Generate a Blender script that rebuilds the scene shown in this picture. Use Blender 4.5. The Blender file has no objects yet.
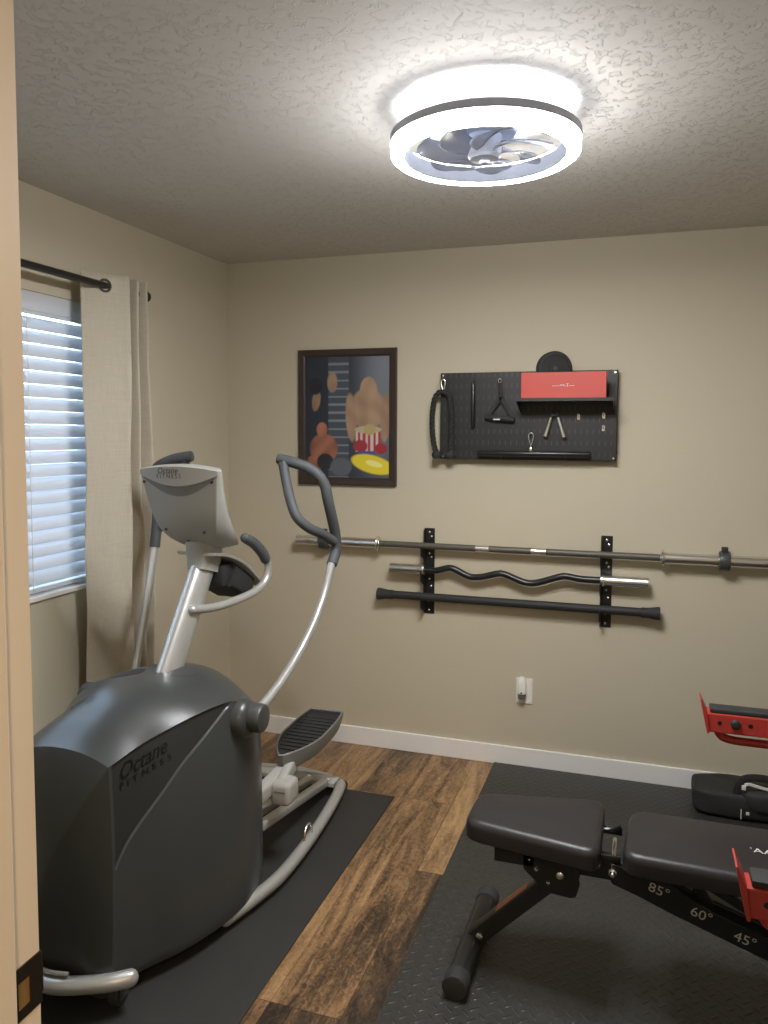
import bpy, bmesh, math, random
import numpy as np
from mathutils import Vector, Matrix
random.seed(7)
R = math.radians
PI = math.pi
sc = bpy.context.scene
COL = sc.collection

# ------------------------------------------------------------------ materials
def new_mat(name):
    m = bpy.data.materials.new(name); m.use_nodes = True
    nt = m.node_tree; b = nt.nodes['Principled BSDF']
    return m, nt, b

def mat(name, col, rough=.5, metal=0., bump=0., bscale=200., var=0., coat=0., spec=.5, bdist=.001):
    m, nt, b = new_mat(name)
    b.inputs['Base Color'].default_value = (*col, 1)
    b.inputs['Roughness'].default_value = rough
    b.inputs['Metallic'].default_value = metal
    b.inputs['Coat Weight'].default_value = coat
    b.inputs['Specular IOR Level'].default_value = spec
    if bump or var:
        tc = nt.nodes.new('ShaderNodeTexCoord')
        n = nt.nodes.new('ShaderNodeTexNoise'); n.inputs['Scale'].default_value = bscale; n.inputs['Detail'].default_value = 4
        nt.links.new(tc.outputs['Object'], n.inputs['Vector'])
        if bump:
            bp = nt.nodes.new('ShaderNodeBump'); bp.inputs['Strength'].default_value = bump; bp.inputs['Distance'].default_value = bdist
            nt.links.new(n.outputs['Fac'], bp.inputs['Height']); nt.links.new(bp.outputs['Normal'], b.inputs['Normal'])
        if var:
            n2 = nt.nodes.new('ShaderNodeTexNoise'); n2.inputs['Scale'].default_value = 6; n2.inputs['Detail'].default_value = 3
            nt.links.new(tc.outputs['Object'], n2.inputs['Vector'])
            mr = nt.nodes.new('ShaderNodeMapRange'); mr.inputs['To Min'].default_value = 1 - var; mr.inputs['To Max'].default_value = 1 + var
            nt.links.new(n2.outputs['Fac'], mr.inputs['Value'])
            mx = nt.nodes.new('ShaderNodeMix'); mx.data_type = 'RGBA'; mx.blend_type = 'MULTIPLY'; mx.inputs['Factor'].default_value = 1
            mx.inputs['A'].default_value = (*col, 1)
            nt.links.new(mr.outputs['Result'], mx.inputs['B']); nt.links.new(mx.outputs['Result'], b.inputs['Base Color'])
    return m

WALLC = (.52, .465, .345)
M = {}
M['wall'] = mat('wall_paint', WALLC, .75, bump=.25, bscale=160, bdist=.0015, spec=.3)
M['trim'] = mat('white_trim', (.80, .78, .74), .4)
M['jamb'] = mat('jamb_paint', (.78, .70, .58), .45)
M['shroud'] = mat('shroud_plastic', (.046, .050, .049), .33, metal=.0, bump=.05, bscale=900, bdist=.0003)
M['panel'] = mat('panel_plastic', (.024, .025, .023), .50, bump=.12, bscale=900, bdist=.0004)
M['knuckle'] = mat('knuckle_plastic', (.048, .052, .051), .42, bump=.1, bscale=900, bdist=.0004)
M['silver'] = mat('silver_paint', (.47, .47, .45), .34, metal=.5)
M['silverl'] = mat('light_grey_plastic', (.37, .365, .335), .42)
M['pedal'] = mat('pedal_plastic', (.155, .155, .143), .45)
M['console'] = mat('console_plastic', (.30, .30, .275), .45)
M['consoled'] = mat('console_dark', (.16, .16, .15), .5)
M['grip'] = mat('grip_foam', (.060, .065, .070), .62, bump=.25, bscale=700, bdist=.0006)
M['black'] = mat('black_steel', (.013, .013, .013), .33)
M['blackm'] = mat('black_matte', (.018, .018, .018), .65)
M['rubber'] = mat('black_rubber', (.022, .022, .022), .75, bump=.2, bscale=500, bdist=.0005)
M['pad'] = mat('vinyl_pad', (.020, .018, .018), .42, bump=.22, bscale=420, bdist=.0006)
M['chrome'] = mat('chrome', (.78, .76, .72), .27, metal=1)
M['knurl'] = mat('knurled_steel', (.11, .10, .08), .5, metal=.4, bump=.5, bscale=900, bdist=.0006)
M['red'] = mat('red_powder_coat', (.44, .040, .028), .42)
M['redbox'] = mat('red_card', (.50, .060, .040), .5, var=.05)
M['white'] = mat('white_plastic', (.78, .76, .70), .35)
M['letter'] = mat('white_print', (.62, .60, .56), .5)
M['bag'] = mat('bag_nylon', (.018, .017, .015), .7, bump=.5, bscale=600, bdist=.001)
M['framew'] = mat('dark_wood_frame', (.038, .023, .017), .4, bump=.2, bscale=80, bdist=.001)
M['brass'] = mat('brass', (.75, .45, .16), .35, metal=.8)
M['bronze'] = mat('dark_bronze', (.05, .04, .03), .4, metal=.7)
M['blackink'] = mat('black_ink', (.006, .006, .006), .4)
M['orange'] = mat('orange_sticker', (.45, .16, .06), .5)
M['fanbody'] = mat('fan_grey', (.40, .43, .50), .4)

def blade_mat():
    m, nt, b = new_mat('fan_blade_plastic')
    b.inputs['Base Color'].default_value = (.45, .50, .62, 1); b.inputs['Roughness'].default_value = .25
    tr = nt.nodes.new('ShaderNodeBsdfTransparent'); mx = nt.nodes.new('ShaderNodeMixShader'); mx.inputs[0].default_value = .62
    out = nt.nodes['Material Output']
    nt.links.new(tr.outputs[0], mx.inputs[1]); nt.links.new(b.outputs[0], mx.inputs[2]); nt.links.new(mx.outputs[0], out.inputs[0])
    return m
M['blade'] = blade_mat()

def emis(name, col, s):
    m, nt, b = new_mat(name)
    b.inputs['Base Color'].default_value = (.8, .8, .8, 1)
    b.inputs['Emission Color'].default_value = (*col, 1); b.inputs['Emission Strength'].default_value = s
    return m
M['led'] = emis('led_diffuser', (.97, .975, 1.0), 135)
M['ledside'] = emis('led_diffuser_edge', (.97, .975, 1.0), 75)
M['ledouter'] = emis('led_diffuser_rim', (.97, .975, 1.0), 22)

def ceiling_mat():
    m, nt, b = new_mat('knockdown_ceiling')
    b.inputs['Base Color'].default_value = (.60, .575, .53, 1); b.inputs['Roughness'].default_value = .7
    tc = nt.nodes.new('ShaderNodeTexCoord')
    mp = nt.nodes.new('ShaderNodeMapping'); nt.links.new(tc.outputs['Object'], mp.inputs[0])
    w = nt.nodes.new('ShaderNodeTexNoise'); w.inputs['Scale'].default_value = 9; w.inputs['Detail'].default_value = 2
    nt.links.new(mp.outputs[0], w.inputs['Vector'])
    add = nt.nodes.new('ShaderNodeVectorMath'); add.operation = 'MULTIPLY_ADD'
    nt.links.new(w.outputs['Color'], add.inputs[0]); add.inputs[1].default_value = (.06, .06, .06); nt.links.new(mp.outputs[0], add.inputs[2])
    n = nt.nodes.new('ShaderNodeTexNoise'); n.inputs['Scale'].default_value = 40; n.inputs['Detail'].default_value = 4.5; n.inputs['Roughness'].default_value = .62
    n.inputs['Distortion'].default_value = .6
    nt.links.new(add.outputs[0], n.inputs['Vector'])
    r = nt.nodes.new('ShaderNodeMapRange'); r.interpolation_type = 'SMOOTHSTEP'
    r.inputs['From Min'].default_value = .535; r.inputs['From Max'].default_value = .60
    nt.links.new(n.outputs['Fac'], r.inputs['Value'])
    bp = nt.nodes.new('ShaderNodeBump'); bp.inputs['Strength'].default_value = .7; bp.inputs['Distance'].default_value = .0052
    nt.links.new(r.outputs[0], bp.inputs['Height']); nt.links.new(bp.outputs[0], b.inputs['Normal'])
    return m
M['ceil'] = ceiling_mat()

def mnode(nt, op, a, b=None, c=None):
    n = nt.nodes.new('ShaderNodeMath'); n.operation = op
    for i, v in enumerate((a, b, c)):
        if v is None: continue
        if isinstance(v, (int, float)): n.inputs[i].default_value = v
        else: nt.links.new(v, n.inputs[i])
    return n.outputs[0]

def floor_mat():
    m, nt, b = new_mat('wood_plank_floor')
    L = nt.links
    tc = nt.nodes.new('ShaderNodeTexCoord'); sp = nt.nodes.new('ShaderNodeSeparateXYZ'); L.new(tc.outputs['Object'], sp.inputs[0])
    X, Y = sp.outputs[0], sp.outputs[1]
    W = .209; LEN = 1.29
    u = mnode(nt, 'DIVIDE', mnode(nt, 'ADD', X, 1.153), W); ui = mnode(nt, 'FLOOR', u); uf = mnode(nt, 'FRACT', u)
    par = mnode(nt, 'MULTIPLY', ui, .37)
    v = mnode(nt, 'ADD', mnode(nt, 'DIVIDE', mnode(nt, 'SUBTRACT', Y, 1.87), LEN), mnode(nt, 'FRACT', mnode(nt, 'MULTIPLY', mnode(nt, 'FLOOR', mnode(nt, 'DIVIDE', mnode(nt, 'ADD', ui, .001), 2)), .41)))
    vi = mnode(nt, 'FLOOR', v); vf = mnode(nt, 'FRACT', v)
    cv = nt.nodes.new('ShaderNodeCombineXYZ'); L.new(ui, cv.inputs[0]); L.new(vi, cv.inputs[1])
    wn = nt.nodes.new('ShaderNodeTexWhiteNoise'); wn.noise_dimensions = '3D'; L.new(cv.outputs[0], wn.inputs['Vector'])
    # grain coordinates shifted per plank
    off = nt.nodes.new('ShaderNodeVectorMath'); off.operation = 'SCALE'; L.new(wn.outputs['Color'], off.inputs[0]); off.inputs['Scale'].default_value = 13
    base = nt.nodes.new('ShaderNodeVectorMath'); base.operation = 'ADD'; L.new(tc.outputs['Object'], base.inputs[0]); L.new(off.outputs[0], base.inputs[1])
    def noise(sx, sy, sc_, det, dist=0., rough=.55):
        mp = nt.nodes.new('ShaderNodeMapping'); mp.inputs['Scale'].default_value = (sx, sy, 1); L.new(base.outputs[0], mp.inputs[0])
        n = nt.nodes.new('ShaderNodeTexNoise'); n.inputs['Scale'].default_value = sc_; n.inputs['Detail'].default_value = det
        n.inputs['Distortion'].default_value = dist; n.inputs['Roughness'].default_value = rough
        L.new(mp.outputs[0], n.inputs['Vector']); return n.outputs['Fac']
    g1 = noise(11, 1.6, 1.0, 6, 1.2, .6)      # broad streaks
    g2 = noise(60, 7, 1.4, 6, .8, .7)         # fine grain
    g3 = noise(22, 14, 1.6, 5, 2.5, .65)      # saw mottling
    f = mnode(nt, 'ADD', mnode(nt, 'MULTIPLY', g1, .60), mnode(nt, 'ADD', mnode(nt, 'MULTIPLY', g2, .22), mnode(nt, 'MULTIPLY', g3, .30)))
    f = mnode(nt, 'ADD', f, mnode(nt, 'MULTIPLY', mnode(nt, 'SUBTRACT', wn.outputs['Value'], .5), .22))
    f = mnode(nt, 'ADD', mnode(nt, 'MULTIPLY', mnode(nt, 'SUBTRACT', f, .56), 1.4), .560)
    cr = nt.nodes.new('ShaderNodeValToRGB'); e = cr.color_ramp.elements
    e[0].position = .36; e[0].color = (.022, .014, .009, 1)
    e[1].position = .82; e[1].color = (.42, .27, .125, 1)
    for p, c in ((.47, (.070, .042, .022)), (.56, (.165, .094, .044)), (.66, (.275, .160, .073))):
        q = e.new(p); q.color = (*c, 1)
    L.new(f, cr.inputs[0])
    # seams
    du = mnode(nt, 'MINIMUM', uf, mnode(nt, 'SUBTRACT', 1, uf)); dv = mnode(nt, 'MINIMUM', vf, mnode(nt, 'SUBTRACT', 1, vf))
    s = mnode(nt, 'MAXIMUM', mnode(nt, 'LESS_THAN', du, .006), mnode(nt, 'LESS_THAN', dv, .0012))
    mx = nt.nodes.new('ShaderNodeMix'); mx.data_type = 'RGBA'; L.new(mnode(nt, 'MULTIPLY', s, .6), mx.inputs['Factor'])
    L.new(cr.outputs[0], mx.inputs['A']); mx.inputs['B'].default_value = (.02, .012, .007, 1)
    L.new(mx.outputs['Result'], b.inputs['Base Color'])
    b.inputs['Roughness'].default_value = .42
    bp = nt.nodes.new('ShaderNodeBump'); bp.inputs['Strength'].default_value = .3; bp.inputs['Distance'].default_value = .001
    L.new(mnode(nt, 'SUBTRACT', g2, mnode(nt, 'MULTIPLY', s, 1)), bp.inputs['Height']); L.new(bp.outputs[0], b.inputs['Normal'])
    return m
M['floor'] = floor_mat()

def plate_mat():
    """diamond tread rubber: short raised bars, alternate ones turned a quarter"""
    m, nt, b = new_mat('diamond_tread_rubber'); L = nt.links
    b.inputs['Base Color'].default_value = (.031, .030, .027, 1); b.inputs['Roughness'].default_value = .42
    tc = nt.nodes.new('ShaderNodeTexCoord')
    mp = nt.nodes.new('ShaderNodeMapping'); mp.inputs['Rotation'].default_value = (0, 0, R(45)); mp.inputs['Scale'].default_value = (32, 32, 32)
    L.new(tc.outputs['Object'], mp.inputs[0]); sp = nt.nodes.new('ShaderNodeSeparateXYZ'); L.new(mp.outputs[0], sp.inputs[0])
    x, y = sp.outputs[0], sp.outputs[1]
    ix, iy = mnode(nt, 'FLOOR', x), mnode(nt, 'FLOOR', y)
    fx, fy = mnode(nt, 'SUBTRACT', mnode(nt, 'FRACT', x), .5), mnode(nt, 'SUBTRACT', mnode(nt, 'FRACT', y), .5)
    par = mnode(nt, 'ABSOLUTE', mnode(nt, 'MODULO', mnode(nt, 'ADD', ix, iy), 2))
    a = nt.nodes.new('ShaderNodeMix'); L.new(par, a.inputs['Factor']); L.new(fx, a.inputs['A']); L.new(fy, a.inputs['B'])
    c = nt.nodes.new('ShaderNodeMix'); L.new(par, c.inputs['Factor']); L.new(fy, c.inputs['A']); L.new(fx, c.inputs['B'])
    d = mnode(nt, 'SQRT', mnode(nt, 'ADD', mnode(nt, 'POWER', mnode(nt, 'MULTIPLY', mnode(nt, 'ABSOLUTE', a.outputs[0]), 2.1), 2), mnode(nt, 'POWER', mnode(nt, 'MULTIPLY', mnode(nt, 'ABSOLUTE', c.outputs[0]), 7.), 2)))
    r = nt.nodes.new('ShaderNodeMapRange'); r.interpolation_type = 'SMOOTHSTEP'
    r.inputs['From Min'].default_value = 1.15; r.inputs['From Max'].default_value = .45; L.new(d, r.inputs['Value'])
    bp = nt.nodes.new('ShaderNodeBump'); bp.inputs['Strength'].default_value = .8; bp.inputs['Distance'].default_value = .0026
    L.new(r.outputs[0], bp.inputs['Height']); L.new(bp.outputs[0], b.inputs['Normal'])
    return m
M['tread'] = plate_mat()
M['mat'] = mat('smooth_rubber_mat', (.025, .024, .022), .62, bump=.3, bscale=350, bdist=.0008, var=.15)

def peg_mat():
    m, nt, b = new_mat('pegboard_steel'); L = nt.links
    tc = nt.nodes.new('ShaderNodeTexCoord'); sp = nt.nodes.new('ShaderNodeSeparateXYZ'); L.new(tc.outputs['Object'], sp.inputs[0])
    u = mnode(nt, 'MULTIPLY', sp.outputs[0], 1 / .026); v = mnode(nt, 'MULTIPLY', sp.outputs[2], 1 / .052)
    fu = mnode(nt, 'ABSOLUTE', mnode(nt, 'SUBTRACT', mnode(nt, 'FRACT', u), .5)); fv = mnode(nt, 'ABSOLUTE', mnode(nt, 'SUBTRACT', mnode(nt, 'FRACT', v), .5))
    s = mnode(nt, 'MULTIPLY', mnode(nt, 'LESS_THAN', fu, .09), mnode(nt, 'LESS_THAN', fv, .2))
    mx = nt.nodes.new('ShaderNodeMix'); mx.data_type = 'RGBA'; L.new(s, mx.inputs['Factor'])
    mx.inputs['A'].default_value = (.014, .013, .012, 1); mx.inputs['B'].default_value = (.042, .039, .034, 1)
    L.new(mx.outputs['Result'], b.inputs['Base Color']); b.inputs['Roughness'].default_value = .45
    return m
M['peg'] = peg_mat()

def curtain_mat():
    m, nt, b = new_mat('beige_linen'); L = nt.links
    tc = nt.nodes.new('ShaderNodeTexCoord')
    def st(sx, sy, sz):
        mp = nt.nodes.new('ShaderNodeMapping'); mp.inputs['Scale'].default_value = (sx, sy, sz); L.new(tc.outputs['Object'], mp.inputs[0])
        n = nt.nodes.new('ShaderNodeTexNoise'); n.inputs['Scale'].default_value = 1; n.inputs['Detail'].default_value = 3; L.new(mp.outputs[0], n.inputs['Vector']); return n.outputs['Fac']
    a = st(300, 300, 12); c = st(12, 12, 400)
    f = mnode(nt, 'ADD', mnode(nt, 'MULTIPLY', a, .5), mnode(nt, 'MULTIPLY', c, .5))
    mx = nt.nodes.new('ShaderNodeMix'); mx.data_type = 'RGBA'; L.new(f, mx.inputs['Factor'])
    mx.inputs['A'].default_value = (.38, .335, .26, 1); mx.inputs['B'].default_value = (.62, .56, .445, 1)
    L.new(mx.outputs['Result'], b.inputs['Base Color']); b.inputs['Roughness'].default_value = .9
    n3 = nt.nodes.new('ShaderNodeTexNoise'); n3.inputs['Scale'].default_value = 14; n3.inputs['Detail'].default_value = 2; L.new(tc.outputs['Object'], n3.inputs['Vector'])
    bp = nt.nodes.new('ShaderNodeBump'); bp.inputs['Strength'].default_value = .35; bp.inputs['Distance'].default_value = .012
    L.new(n3.outputs['Fac'], bp.inputs['Height']); L.new(bp.outputs[0], b.inputs['Normal'])
    return m
M['curtain'] = curtain_mat()

def slat_mat():
    m, nt, b = new_mat('white_blind_slat'); L = nt.links
    b.inputs['Base Color'].default_value = (.74, .75, .76, 1); b.inputs['Roughness'].default_value = .4
    t = nt.nodes.new('ShaderNodeBsdfTranslucent'); t.inputs[0].default_value = (.72, .74, .78, 1)
    mx = nt.nodes.new('ShaderNodeMixShader'); mx.inputs[0].default_value = .30
    L.new(b.outputs[0], mx.inputs[1]); L.new(t.outputs[0], mx.inputs[2]); L.new(mx.outputs[0], nt.nodes['Material Output'].inputs[0])
    return m
M['slat'] = slat_mat()
def glass_mat():
    m, nt, b = new_mat('window_glass'); b.inputs['Base Color'].default_value = (1, 1, 1, 1)
    b.inputs['Transmission Weight'].default_value = 1; b.inputs['Roughness'].default_value = 0; b.inputs['IOR'].default_value = 1.45
    return m
M['glass'] = glass_mat()
def pglass():
    m, nt, b = new_mat('picture_print'); L = nt.links
    a = nt.nodes.new('ShaderNodeVertexColor'); a.layer_name = 'Col'; L.new(a.outputs[0], b.inputs['Base Color'])
    b.inputs['Roughness'].default_value = .35
    return m
M['print'] = pglass()

# ------------------------------------------------------------------ geometry helpers
BASE = {}
def thing(name, label, cat, loc, group=None):
    o = bpy.data.objects.new(name, None); COL.objects.link(o); o.location = loc; o.empty_display_size = .05
    o['label'] = label; o['category'] = cat
    if group: o['group'] = group
    BASE[o.name] = Vector(loc); return o

def obj(name, bm, m, parent=None, label=None, smooth=True, angle=35, mods=None, base=None):
    """link a bmesh (world coordinates) as one mesh object under parent"""
    me = bpy.data.meshes.new(name)
    b = BASE[parent.name] if parent else (Vector(base) if base is not None else Vector((0, 0, 0)))
    bmesh.ops.recalc_face_normals(bm, faces=bm.faces)
    bmesh.ops.translate(bm, verts=bm.verts, vec=-b)
    bm.to_mesh(me); bm.free()
    mats = m if isinstance(m, (list, tuple)) else [m]
    for x in mats: me.materials.append(x)
    if smooth:
        for p in me.polygons: p.use_smooth = True
        try: me.set_sharp_from_angle(angle=R(angle))
        except Exception: pass
    o = bpy.data.objects.new(name, me); COL.objects.link(o)
    if parent: o.parent = parent
    else: o.location = b
    BASE[o.name] = b
    if label: o['label'] = label
    return o

def tag(o, label, cat, group=None):
    o['label'] = label; o['category'] = cat
    if group: o['group'] = group
    return o
def struct(name, bm, m, **k):
    o = obj(name, bm, m, smooth=False, **k); o['kind'] = 'structure'; return o

def B(): return bmesh.new()
def box(bm, lo, hi, bev=0., seg=2, M4=None):
    lo, hi = Vector(lo), Vector(hi)
    r = bmesh.ops.create_cube(bm, size=1)
    vs = r['verts']
    bmesh.ops.scale(bm, verts=vs, vec=[max(abs(hi[i] - lo[i]), 1e-5) for i in range(3)])
    bmesh.ops.translate(bm, verts=vs, vec=(lo + hi) / 2)
    if bev:
        es = list({e for v in vs for e in v.link_edges})
        rr = bmesh.ops.bevel(bm, geom=es, offset=bev, segments=seg, profile=.5, affect='EDGES')
        vs = list({v for f in rr['faces'] for v in f.verts} | {v for v in vs if v.is_valid})
    if M4 is not None: bmesh.ops.transform(bm, matrix=M4, verts=vs)
    return vs

def crom(pts, n=8):
    """Catmull-Rom through tuples of any dimension"""
    P = [np.array(p, float) for p in pts]
    P = [2 * P[0] - P[1]] + P + [2 * P[-1] - P[-2]]
    out = []
    for i in range(1, len(P) - 2):
        for k in range(n):
            t = k / n
            out.append(.5 * ((2 * P[i]) + (-P[i - 1] + P[i + 1]) * t + (2 * P[i - 1] - 5 * P[i] + 4 * P[i + 1] - P[i + 2]) * t * t + (-P[i - 1] + 3 * P[i] - 3 * P[i + 1] + P[i + 2]) * t ** 3))
    out.append(P[-2]); return out

def sweep(bm, pts, prof, up=(0, 0, 1), scales=None, cap=True, closed=False):
    """sweep a closed 2-D profile along 3-D points with a transported frame"""
    P = [Vector(p) for p in pts]; n = len(P); rings = []
    T0 = (P[1] - P[0]).normalized(); u = Vector(up)
    u = (u - T0 * u.dot(T0))
    if u.length < 1e-4: u = Vector((1, 0, 0)) - T0 * T0.x
    u.normalize()
    for i in range(n):
        if closed: T = (P[(i + 1) % n] - P[i - 1]).normalized()
        else: T = (P[min(i + 1, n - 1)] - P[max(i - 1, 0)]).normalized()
        u = (u - T * u.dot(T)).normalized(); w = T.cross(u)
        s = scales[i] if scales else 1
        rings.append([bm.verts.new(P[i] + (w * a + u * b) * s) for a, b in prof])
    m = len(prof)
    for i in range(n if closed else n - 1):
        A, C_ = rings[i], rings[(i + 1) % n]
        for j in range(m):
            bm.faces.new((A[j], A[(j + 1) % m], C_[(j + 1) % m], C_[j]))
    if cap and not closed:
        bm.faces.new(rings[0][::-1]); bm.faces.new(rings[-1])
    return rings

def circ(r, n=14, ry=None):
    return [(r * math.cos(2 * PI * i / n), (ry or r) * math.sin(2 * PI * i / n)) for i in range(n)]
def rrect(w, h, r, k=4):
    out = []
    for cx, cy, a0 in ((w / 2 - r, h / 2 - r, 0), (-w / 2 + r, h / 2 - r, 90), (-w / 2 + r, -h / 2 + r, 180), (w / 2 - r, -h / 2 + r, 270)):
        for i in range(k + 1):
            a = R(a0 + 90 * i / k); out.append((cx + r * math.cos(a), cy + r * math.sin(a)))
    return out

def tube(bm, pts, r, n=14, sm=0, dome=False, ry=None, up=(0, 0, 1)):
    """round tube; r number or list (radius per control point)"""
    rs = r if isinstance(r, (list, tuple)) else [r] * len(pts)
    q = [(*p, rr) for p, rr in zip(pts, rs)]
    if sm: q = crom(q, sm)
    P = [Vector(p[:3]) for p in q]; rr = [float(p[3]) for p in q]
    if dome:
        d0 = (P[0] - P[1]).normalized(); d1 = (P[-1] - P[-2]).normalized()
        a, b = [], []
        for t in (90, 65, 40, 18):
            s, c = math.sin(R(t)), math.cos(R(t))
            a.append((P[0] + d0 * rr[0] * s, max(rr[0] * c, rr[0] * .03))); b.insert(0, (P[-1] + d1 * rr[-1] * s, max(rr[-1] * c, rr[-1] * .03)))
        P = [x[0] for x in a] + P + [x[0] for x in b]; rr = [x[1] for x in a] + rr + [x[1] for x in b]
    sweep(bm, P, circ(1, n, (ry / rs[0]) if ry else None), scales=rr, up=up)

def cyl(bm, a, b, r, n=24, bev=0.):
    a, b = Vector(a), Vector(b); d = (b - a).normalized(); L = (b - a).length
    if bev:
        P = [a, a + d * bev, b - d * bev, b]; s = [r - bev, r, r, r - bev]
        P = [a, a + d * bev * .3, a + d * bev, b - d * bev, b - d * bev * .3, b]; s = [r - bev, r - bev * .3, r, r, r - bev * .3, r - bev]
    else: P = [a, b]; s = [r, r]
    sweep(bm, P, circ(1, n), scales=s)

def lathe(bm, c, axis, prof, n=48):
    """prof: (radius, offset along axis); closed solid"""
    axis = Vector(axis).normalized(); P = [Vector(c) + axis * h for r, h in prof]
    t = Vector((1, 0, 0)) if abs(axis.x) < .8 else Vector((0, 1, 0))
    u = (t - axis * t.dot(axis)).normalized(); w = axis.cross(u); rings = []
    for (r, h), p in zip(prof, P):
        rings.append([bm.verts.new(p + (u * math.cos(2 * PI * i / n) + w * math.sin(2 * PI * i / n)) * max(r, 1e-4)) for i in range(n)])
    for i in range(len(rings) - 1):
        for j in range(n): bm.faces.new((rings[i][j], rings[i][(j + 1) % n], rings[i + 1][(j + 1) % n], rings[i + 1][j]))
    return rings

def prism(bm, poly, axis, a, b):
    """poly of 2-D points extruded along axis 'x','y' or 'z' from a to b"""
    def P(p, t):
        return {'x': (t, p[0], p[1]), 'y': (p[0], t, p[1]), 'z': (p[0], p[1], t)}[axis]
    A = [bm.verts.new(P(p, a)) for p in poly]; C_ = [bm.verts.new(P(p, b)) for p in poly]
    bm.faces.new(A); bm.faces.new(C_[::-1]); n = len(poly)
    for i in range(n): bm.faces.new((A[i], A[(i + 1) % n], C_[(i + 1) % n], C_[i]))

def bevel_mod(o, w, seg=3, ang=35):
    m = o.modifiers.new('bevel', 'BEVEL'); m.width = w; m.segments = seg; m.limit_method = 'ANGLE'; m.angle_limit = R(ang)
    return o

def text_geo(s, size=1., shear=0., depth=0.):
    cu = bpy.data.curves.new('txt', 'FONT'); cu.body = s; cu.size = size; cu.shear = shear; cu.resolution_u = 3
    o = bpy.data.objects.new('txt', cu); COL.objects.link(o)
    bpy.context.view_layer.update()
    dg = bpy.context.evaluated_depsgraph_get(); me = bpy.data.meshes.new_from_object(o.evaluated_get(dg))
    vs = [(v.co.x, v.co.y) for v in me.vertices]; fs = [tuple(p.vertices) for p in me.polygons]
    bpy.data.objects.remove(o); bpy.data.curves.remove(cu); bpy.data.meshes.remove(me)
    return vs, fs

def text_bm(bm, s, size, fn, shear=0., width=None):
    """lettering laid on a surface: fn maps (u, v) in metres to a 3-D point"""
    vs, fs = text_geo(s, size, shear)
    mx = max(v[0] for v in vs); k = (width / mx) if width else 1
    V = [bm.verts.new(fn(x * k, y)) for x, y in vs]
    for f in fs:
        try: bm.faces.new([V[i] for i in f])
        except ValueError: pass

# ------------------------------------------------------------------ room
XL, XR, YB, YF, HC = -2.066, 1.23, 3.646, .711, 2.44
T = .12
WY0, WY1, WZ0, WZ1 = 1.05, 2.66, .965, 2.072       # window opening in the left wall

bm = B(); box(bm, (-3.0, -2.2, -.1), (2.2, 4.2, 0)); struct('floor', bm, M['floor'])
bm = B(); box(bm, (XL - T, -2.0, HC), (XR + T, YB + T, HC + .1)); struct('ceiling', bm, M['ceil'])
bm = B(); box(bm, (XL - T, YB, 0), (XR + T, YB + T, HC)); struct('wall_back', bm, M['wall'])
bm = B(); box(bm, (XR, -2.0, 0), (XR + T, YB, HC)); struct('wall_right', bm, M['wall'])
bm = B()
box(bm, (XL - T, -2.0, 0), (XL, WY0, HC)); box(bm, (XL - T, WY1, 0), (XL, YB, HC))
box(bm, (XL - T, WY0, 0), (XL, WY1, WZ0)); box(bm, (XL - T, WY0, WZ1), (XL, WY1, HC))
struct('wall_left', bm, M['wall'])
DX0, DX1, DH = -.66, .120, 2.075
bm = B()
box(bm, (XL, .595, 0), (DX0 - .02, YF, HC)); box(bm, (DX1 + .02, .595, 0), (XR, YF, HC)); box(bm, (DX0 - .02, .595, DH + .02), (DX1 + .02, YF, HC))
struct('wall_front', bm, M['wall'])
bm = B(); box(bm, (XL, -2.12, 0), (XR, -2.0, HC)); struct('wall_hall', bm, M['wall'])
# door lining and its stop
bm = B()
box(bm, (DX0 - .02, .590, 0), (DX0, YF, DH)); box(bm, (DX1, .590, 0), (DX1 + .02, YF, DH)); box(bm, (DX0 - .02, .590, DH), (DX1 + .02, YF, DH + .02))
jo = struct('door_1', bm, M['jamb'])
bm = B()
box(bm, (DX0, .600, 0), (DX0 + .012, .664, DH - .012), .002); box(bm, (DX1 - .012, .600, 0), (DX1, .664, DH - .012), .002); box(bm, (DX0, .600, DH - .012), (DX1, .664, DH), .002)
o = obj('door_stop', bm, M['jamb'], jo, smooth=False)
bm = B()   # strike plate with a latch hole, its lip turning round the jamb edge
z0, z1, ya, yb = .905, .968, .668, .7125
xs = DX0 + .0008
def strike():
    bm = B(); hz0, hz1, hy0, hy1 = .918, .950, .676, .694
    xa, xb = DX0, DX0 + .0018
    box(bm, (xa, ya, z0), (xb, hy0, z1)); box(bm, (xa, hy1, z0), (xb, yb, z1)); box(bm, (xa, hy0, z0), (xb, hy1, hz0)); box(bm, (xa, hy0, hz1), (xb, hy1, z1))
    box(bm, (xa - .004, yb, z0 + .012), (xb, yb + .002, z1 - .012))
    return bm
st = obj('strike_plate', strike(), M['bronze'], jo, 'dark bronze strike plate', smooth=False)
bm = B(); box(bm, (DX0, .676, .918), (DX0 + .0006, .694, .950)); obj('latch_hole', bm, M['brass'], st, 'brassy latch opening', smooth=False)
# baseboards
bm = B(); box(bm, (XL + .013, YB - .013, 0), (XR, YB, .092), .003, 2); struct('baseboard_back', bm, M['trim'])
bm = B(); box(bm, (XL, YF, 0), (XL + .013, YB, .092), .003, 2); struct('baseboard_left', bm, M['trim'])
bm = B(); box(bm, (XR - .013, YF, 0), (XR, YB - .013, .092), .003, 2); struct('baseboard_right', bm, M['trim'])

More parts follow.
